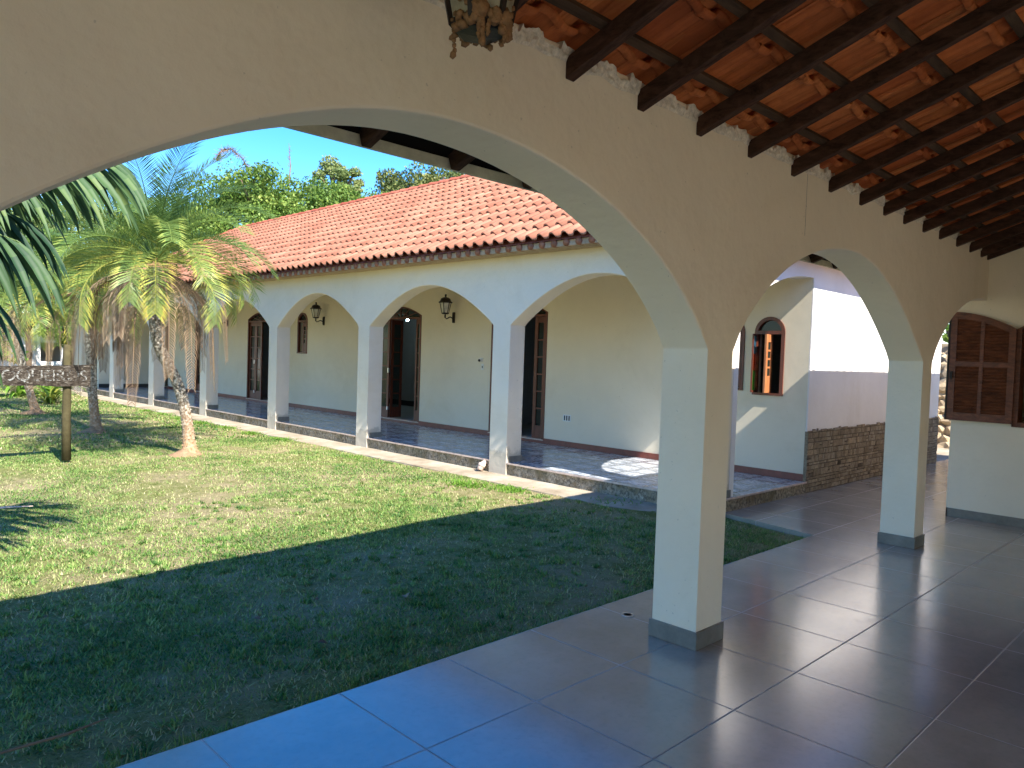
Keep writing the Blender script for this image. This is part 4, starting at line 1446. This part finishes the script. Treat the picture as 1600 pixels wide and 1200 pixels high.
# dead plume and thin stalk poking above the trees
pl = thing('dead_bamboo_stem', 'bare grey curving bamboo stem above the light green tree against the sky', 'bamboo', (17.7, 37, G))
mb = MB(); random.seed(4)
pts = [(0, 0, 6), (-.1, 0, 9.4), (-.45, 0, 10.6), (-.95, 0, 11.35), (-1.5, 0, 11.7), (-2.0, 0, 11.5), (-2.2, 0, 11.0)]
mb.tube([(0, 0, 0)] + pts, [.05, .05, .035, .03, .02, .015, .01, .006], 6)
mb.build('stem', M_['bark'], pl)
m2 = MB()
for k in range(330):
    t_ = random.uniform(.35, 1) * (len(pts) - 1); i = min(len(pts) - 2, int(t_)); p = Vector(pts[i]).lerp(Vector(pts[i + 1]), t_ - i)
    d = Vector((random.uniform(-1, 1), random.uniform(-1, 1), random.uniform(-.9, .5))).normalized() * random.uniform(.1, .38)
    m2.beam(p, p + d, .022, .014, (0.1, .2, 1), random.random(), .3)
m2.build('twigs', M_['dryleaf'], pl)
st = thing('thin_stalk', 'thin pale upright stalk rising above the tree tops into the sky', 'bamboo', (19.6, 37.5, G))
mb = MB(); mb.tube([(0, 0, 0), (0, 0, 10.5), (.08, 0, 11.6), (-.05, 0, 12.8)], [.05, .045, .03, .008], 6); mb.build('stem', M_['dryleaf'], st)
m2 = MB()
for k in range(60):
    z = random.uniform(10.2, 12.7); d = Vector((random.uniform(-1, 1), random.uniform(-1, 1), random.uniform(-.2, .8))).normalized() * random.uniform(.05, .22)
    m2.beam((0, 0, z), Vector((0, 0, z)) + d, .015, .01, (.1, .2, 1), random.random(), .3)
m2.build('twigs', M_['dryleaf'], st)

# strap leaf clump behind the sign
def strap_clump(loc, label, n, L, w, seed, mat='strap', group='strap-leaved plants at the end of the lawn'):
    random.seed(seed)
    r = thing('strap_leaf_plant', label, 'plant', loc, 0, group)
    m = MB()
    for k in range(n):
        az = random.uniform(0, 6.28); e = random.uniform(.5, 1.45); l_ = L * random.uniform(.6, 1.1)
        d0 = Vector((math.cos(az), math.sin(az), 0)); sd = Vector((-d0.y, d0.x, 0)); q = d0 * random.uniform(0, .12)
        b = len(m.v); n_ = 7
        for j in range(n_ + 1):
            h = j / n_; hw = w * .5 * math.sin(math.pi * min(1, .2 + h * .8)) if j < n_ else .002
            m.v += [tuple(q - sd * hw), tuple(q + sd * hw)]
            q = q + (d0 * math.cos(e) + Vector((0, 0, 1)) * math.sin(e)) * (l_ / n_)
            e -= random.uniform(.15, .35)
        t_ = random.random()
        for j in range(n_):
            a = b + 2 * j
            m.f.append((a, a + 1, a + 3, a + 2)); m.r.append(t_)
    m.build('leaves', M_[mat], r)
    mm = MB(); mm.tube([(0, 0, -.05), (0, 0, .12)], [.08, .05], 8); mm.build('stem', M_['bark'], r)
    return r
strap_clump((5.15, 22.6, -.06), 'yellow-green strap-leaved clump under the sign board by the path end', 46, .85, .075, 1)
strap_clump((5.0, 25.6, -.06), 'taller bright green strap-leaved clump seen over the sign board', 60, 1.6, .10, 2, 'weed')
strap_clump((6.0, 26.4, -.06), 'green strap-leaved clump seen between the post and the second palm', 50, 1.4, .09, 3, 'weed')

# far garden wall and low house on the left
fw = thing('far_house', 'low pinkish white house far beyond the lawn at the left edge', 'house', (0, 0, 0))
mb = MB()
wall_strip(mb, lambda u, w, z: (u, 46 + w, z), -6, 15, -.2, 2.1, .3, [(7.6, 8.6, .5, lambda u: 1.5), (10.0, 11.0, .5, lambda u: 1.5), (12.6, 13.4, -1, lambda u: 1.7)])
mb.box(-6, 15, 50, 50.3, -.2, 2.1); mb.box(-6, -5.7, 46, 50, -.2, 2.1); mb.box(14.7, 15, 46, 50, -.2, 2.1)
mb.build('wall', M_['white'], fw)
mb = MB()
mb.face([(-6.6, 45.4, 2.0), (15.6, 45.4, 2.0), (15.6, 48.2, 3.1), (-6.6, 48.2, 3.1)]); mb.face([(-6.6, 51, 2.0), (15.6, 51, 2.0), (15.6, 48.2, 3.1), (-6.6, 48.2, 3.1)])
mb.build('roof', M_['tile'], fw)

# rock wall at the end of the passage
rk = MB(); random.seed(9)
for row in range(10):
    y = 2.2
    z = -.04 + row * .21
    while y < 8.2:
        s = random.uniform(.13, .24)
        rk.blob((17.6 + row * .06 + random.uniform(-.05, .05), y, z + random.uniform(-.05, .05)), s, 2, .5, 1.6, random.random(), (.8, 1.1, .85))
        y += s * 1.6
rk.face([(17.72, 2, 0), (17.72, 8.4, 0), (18.3, 8.4, 2.2), (18.3, 2, 2.2)])
rko = rk.build('rock_wall', M_['rock'], smooth=False)
tag(rko, 'sunlit tawny dry stone retaining wall at the end of the passage', 'wall')

# ------------------------------------------------------------------ grass
def inside_lawn(x, y):
    edge = np.where(y < 4.08, 7.0 + (y - 2.99) * .2, 6.60)
    return (y > 2.975) & (x < edge) & (x > -1.5)
def blades(n, x0, x1, y0, y1, ln, wd, seed):
    rg = np.random.default_rng(seed)
    x, y = rg.uniform(x0, x1, n), rg.uniform(y0, y1, n)
    # visible wedge only
    k = inside_lawn(x, y) & (x > .12 * y - .15)
    x, y = x[k], y[k]
    # clumpiness and bare patches
    pn = np.array([noise.noise(Vector((a * .75, b * .75, 2.2))) + .6 * noise.noise(Vector((a * 3.1, b * 3.1, 8))) for a, b in zip(x, y)])
    keep = rg.uniform(size=len(x)) > np.clip(pn * 1.2 + .3, 0, .92)
    x, y, pn = x[keep], y[keep], pn[keep]
    m = len(x)
    L = ln * rg.uniform(.45, 1.3, m); W = wd * rg.uniform(.6, 1.3, m)
    az = rg.uniform(0, 2 * np.pi, m); el = rg.uniform(.1, 1.1, m)
    d = np.stack([np.cos(az) * np.cos(el), np.sin(az) * np.cos(el), np.sin(el)], 1)
    a2 = az + np.pi / 2 + rg.uniform(-.6, .6, m)
    s = np.stack([np.cos(a2), np.sin(a2), np.zeros(m)], 1) * (W / 2)[:, None]
    z = np.array([lawn_z(a, b) for a, b in zip(x, y)]) - .003
    p = np.stack([x, y, z], 1)
    v = np.stack([p - s, p + s, p + d * L[:, None]], 1).reshape(-1, 3)
    t_ = np.clip(.45 + .55 * pn + rg.normal(0, .24, m), 0, 1)
    return v, t_
vs, ts = [], []
rg = np.random.default_rng(123)
nc = 800
cx, cy = rg.uniform(.3, 7.0, nc), rg.uniform(3.02, 8.0, nc)
kc = (cx > .12 * cy - .1) & inside_lawn(cx, cy)
cx, cy = cx[kc], cy[kc]
per = 26
X_ = np.repeat(cx, per) + rg.normal(0, .022, len(cx) * per); Y_ = np.repeat(cy, per) + rg.normal(0, .022, len(cx) * per)
az_, el_ = rg.uniform(0, 2 * np.pi, len(X_)), rg.uniform(.2, 1.1, len(X_))
L_ = rg.uniform(.025, .055, len(X_)); W_ = rg.uniform(.004, .0075, len(X_))
d_ = np.stack([np.cos(az_) * np.cos(el_), np.sin(az_) * np.cos(el_), np.sin(el_)], 1) * L_[:, None]
s_ = np.stack([-np.sin(az_), np.cos(az_), np.zeros(len(X_))], 1) * W_[:, None]
Z_ = np.array([lawn_z(a, b) for a, b in zip(X_, Y_)])
p_ = np.stack([X_, Y_, Z_], 1)
vs.append(np.stack([p_ - s_, p_ + s_, p_ + d_], 1).reshape(-1, 3))
ts.append(np.clip(np.repeat(rg.uniform(.05, .55, len(cx)), per) + rg.normal(0, .1, len(X_)), 0, 1))
# longer blades that lean over the edge of the paving and over the path
rg = np.random.default_rng(99)
m_e = 9000
xe = rg.uniform(.3, 7.0, m_e); ye = 2.99 + np.abs(rg.normal(0, .035, m_e))
azE = rg.uniform(0, 2 * np.pi, m_e); elE = rg.uniform(.3, 1.2, m_e)
kE = np.array([noise.noise(Vector((a * 3.5, 0, 4))) for a in xe]) + rg.uniform(-.3, .3, m_e) > -.05
LE = rg.uniform(.03, .075, m_e)
dE = np.stack([np.cos(azE) * np.cos(elE), np.sin(azE) * np.cos(elE), np.sin(elE)], 1) * LE[:, None]
sE = np.stack([-np.sin(azE), np.cos(azE), np.zeros(m_e)], 1) * .0035
pE = np.stack([xe, ye, np.full(m_e, -.045)], 1)
vE = np.stack([pE - sE, pE + sE, pE + dE], 1)[kE].reshape(-1, 3)
vs.append(vE); ts.append(np.clip(rg.normal(.3, .2, kE.sum()), 0, 1))
for a in [(110000, .2, 7.3, 2.99, 5.0, .034, .009, 1), (120000, .3, 6.9, 5.0, 8.0, .034, .011, 2), (120000, .8, 6.65, 8.0, 13, .036, .012, 3), (30000, 1.2, 6.65, 13, 22, .05, .028, 4), (12000, 2, 6.65, 22, 30, .06, .05, 5)]:
    v, t_ = blades(*a); vs.append(v); ts.append(t_)
v = np.concatenate(vs); t_ = np.concatenate(ts)
me = bpy.data.meshes.new('grass')
m = len(t_)
me.vertices.add(m * 3); me.vertices.foreach_set('co', v.ravel().astype(np.float32))
me.loops.add(m * 3); me.loops.foreach_set('vertex_index', np.arange(m * 3, dtype=np.int32))
me.polygons.add(m); me.polygons.foreach_set('loop_start', np.arange(0, m * 3, 3, dtype=np.int32)); me.polygons.foreach_set('loop_total', np.full(m, 3, dtype=np.int32))
at = me.attributes.new('rnd', 'FLOAT', 'FACE'); at.data.foreach_set('value', t_.astype(np.float32))
me.update(); me.validate()
me.materials.append(M_['grass'])
go = bpy.data.objects.new('grass', me); C.objects.link(go)
tag(go, 'short patchy turf of the courtyard lawn', 'grass', kind='stuff')

# weeds along the path edge
def weed(loc, n, L, seed, label):
    random.seed(seed)
    m = MB()
    for k in range(n):
        az = random.uniform(0, 6.28); e = random.uniform(.3, 1.3); l_ = L * random.uniform(.5, 1.1)
        d0 = Vector((math.cos(az), math.sin(az), 0)); sd = Vector((-d0.y, d0.x, 0))
        q = Vector((random.gauss(0, L * .8), random.gauss(0, L * 1.1), 0)); b = len(m.v)
        for j in range(5):
            h = j / 4; hw = .006 * (1 - h) + .001
            m.v += [tuple(q - sd * hw), tuple(q + sd * hw)]
            q = q + (d0 * math.cos(e) + Vector((0, 0, 1)) * math.sin(e)) * (l_ / 4); e -= .4
        tt = random.random()
        for j in range(4):
            a = b + 2 * j; m.f.append((a, a + 1, a + 3, a + 2)); m.r.append(tt)
    o = m.build('grass_tuft', M_['weed'])
    o.location = loc
    tag(o, label, 'weed', 'bright grass tufts along the path')
weed((6.25, 7.1, -.06), 420, .14, 1, 'bright green grass tuft on the lawn before the pillar with the clay pipe')
weed((6.45, 6.55, -.06), 420, .13, 2, 'bright grass tuft at the path edge nearest the roof shadow tip')
weed((6.85, 5.25, -.06), 320, .13, 3, 'shaded grass tuft at the path edge left of the near pillar')
weed((6.35, 9.9, -.06), 260, .10, 4, 'small bright grass tuft near the bare patch on the sunlit lawn')
for k in range(7):
    y = 12.5 + k * 1.15
    weed((6.5 + random.uniform(-.1, .05), y, -.06), 420, .12, 20 + k, 'low bright grass growing along the lawn side of the far path')
for ob in C.objects:
    if ob.name.startswith('grass_tuft') and ob.location.y > 12: ob['label'] = 'low bright grass growing along the lawn side of the far path'

# dry leaves on the lawn
random.seed(15)
lp = [(3.05, 4.05), (3.28, 5.6), (2.15, 4.4), (2.6, 4.45), (1.75, 4.35), (1.2, 5.3), (1.5, 4.9), (3.9, 6.5), (4.4, 7.7), (2.2, 3.7), (4.6, 4.7), (2.9, 5.0), (3.4, 3.9), (5.2, 5.1), (1.7, 6.3), (6.2, 3.6), (6.4, 3.75), (6.1, 3.9), (6.35, 3.5), (6.5, 3.95), (3.6, 4.6), (1.95, 5.1)]
for k, (x, y) in enumerate(lp):
    m = MB(); L = random.uniform(.03, .06) if k else .085
    n_ = 6
    for j in range(n_ + 1):
        h = j / n_; hw = L * .30 * math.sin(math.pi * min(1, .06 + h * .94)) + .001
        c_ = .14 * L * math.sin(h * 3.1) + .008
        m.v += [(L * (h - .5), -hw, c_ + hw * .25), (L * (h - .5), 0, c_), (L * (h - .5), hw, c_ + hw * .15)]
    tt = random.random() * .6
    for j in range(n_):
        a = 3 * j; m.f += [(a, a + 1, a + 4, a + 3), (a + 1, a + 2, a + 5, a + 4)]; m.r += [tt, tt]
    o = m.build('dry_leaf', M_['dryleaf'])
    o.location = (x, y, lawn_z(x, y) + .018); o.rotation_euler = (random.uniform(-.3, .3), random.uniform(-.3, .3), random.uniform(0, 6))
    tag(o, 'small curled brown dry leaf lying on the lawn', 'leaf', 'dry leaves scattered on the lawn')
tag(C.objects['dry_leaf'], 'largest pale curled dry leaf lying on the shaded lawn', 'leaf')
if 'group' in C.objects['dry_leaf']: del C.objects['dry_leaf']['group']
m = MB(); m.tube([(.62, 3.42, -.02), (.85, 3.40, -.012), (1.02, 3.46, -.022)], [.006, .007, .003], 6)
tag(m.build('twig', M_['dryleaf']), 'thin brown twig on the grass beside the tile edge', 'twig')
m = MB(); m.tube([(1.45, 8.8, -.08), (1.6, 8.72, -.06), (1.85, 8.75, -.08)], [.011, .010, .004], 6)
tag(m.build('fallen_stalk', M_['pipe']), 'pale fallen palm stalk on the lawn at the left edge', 'branch')
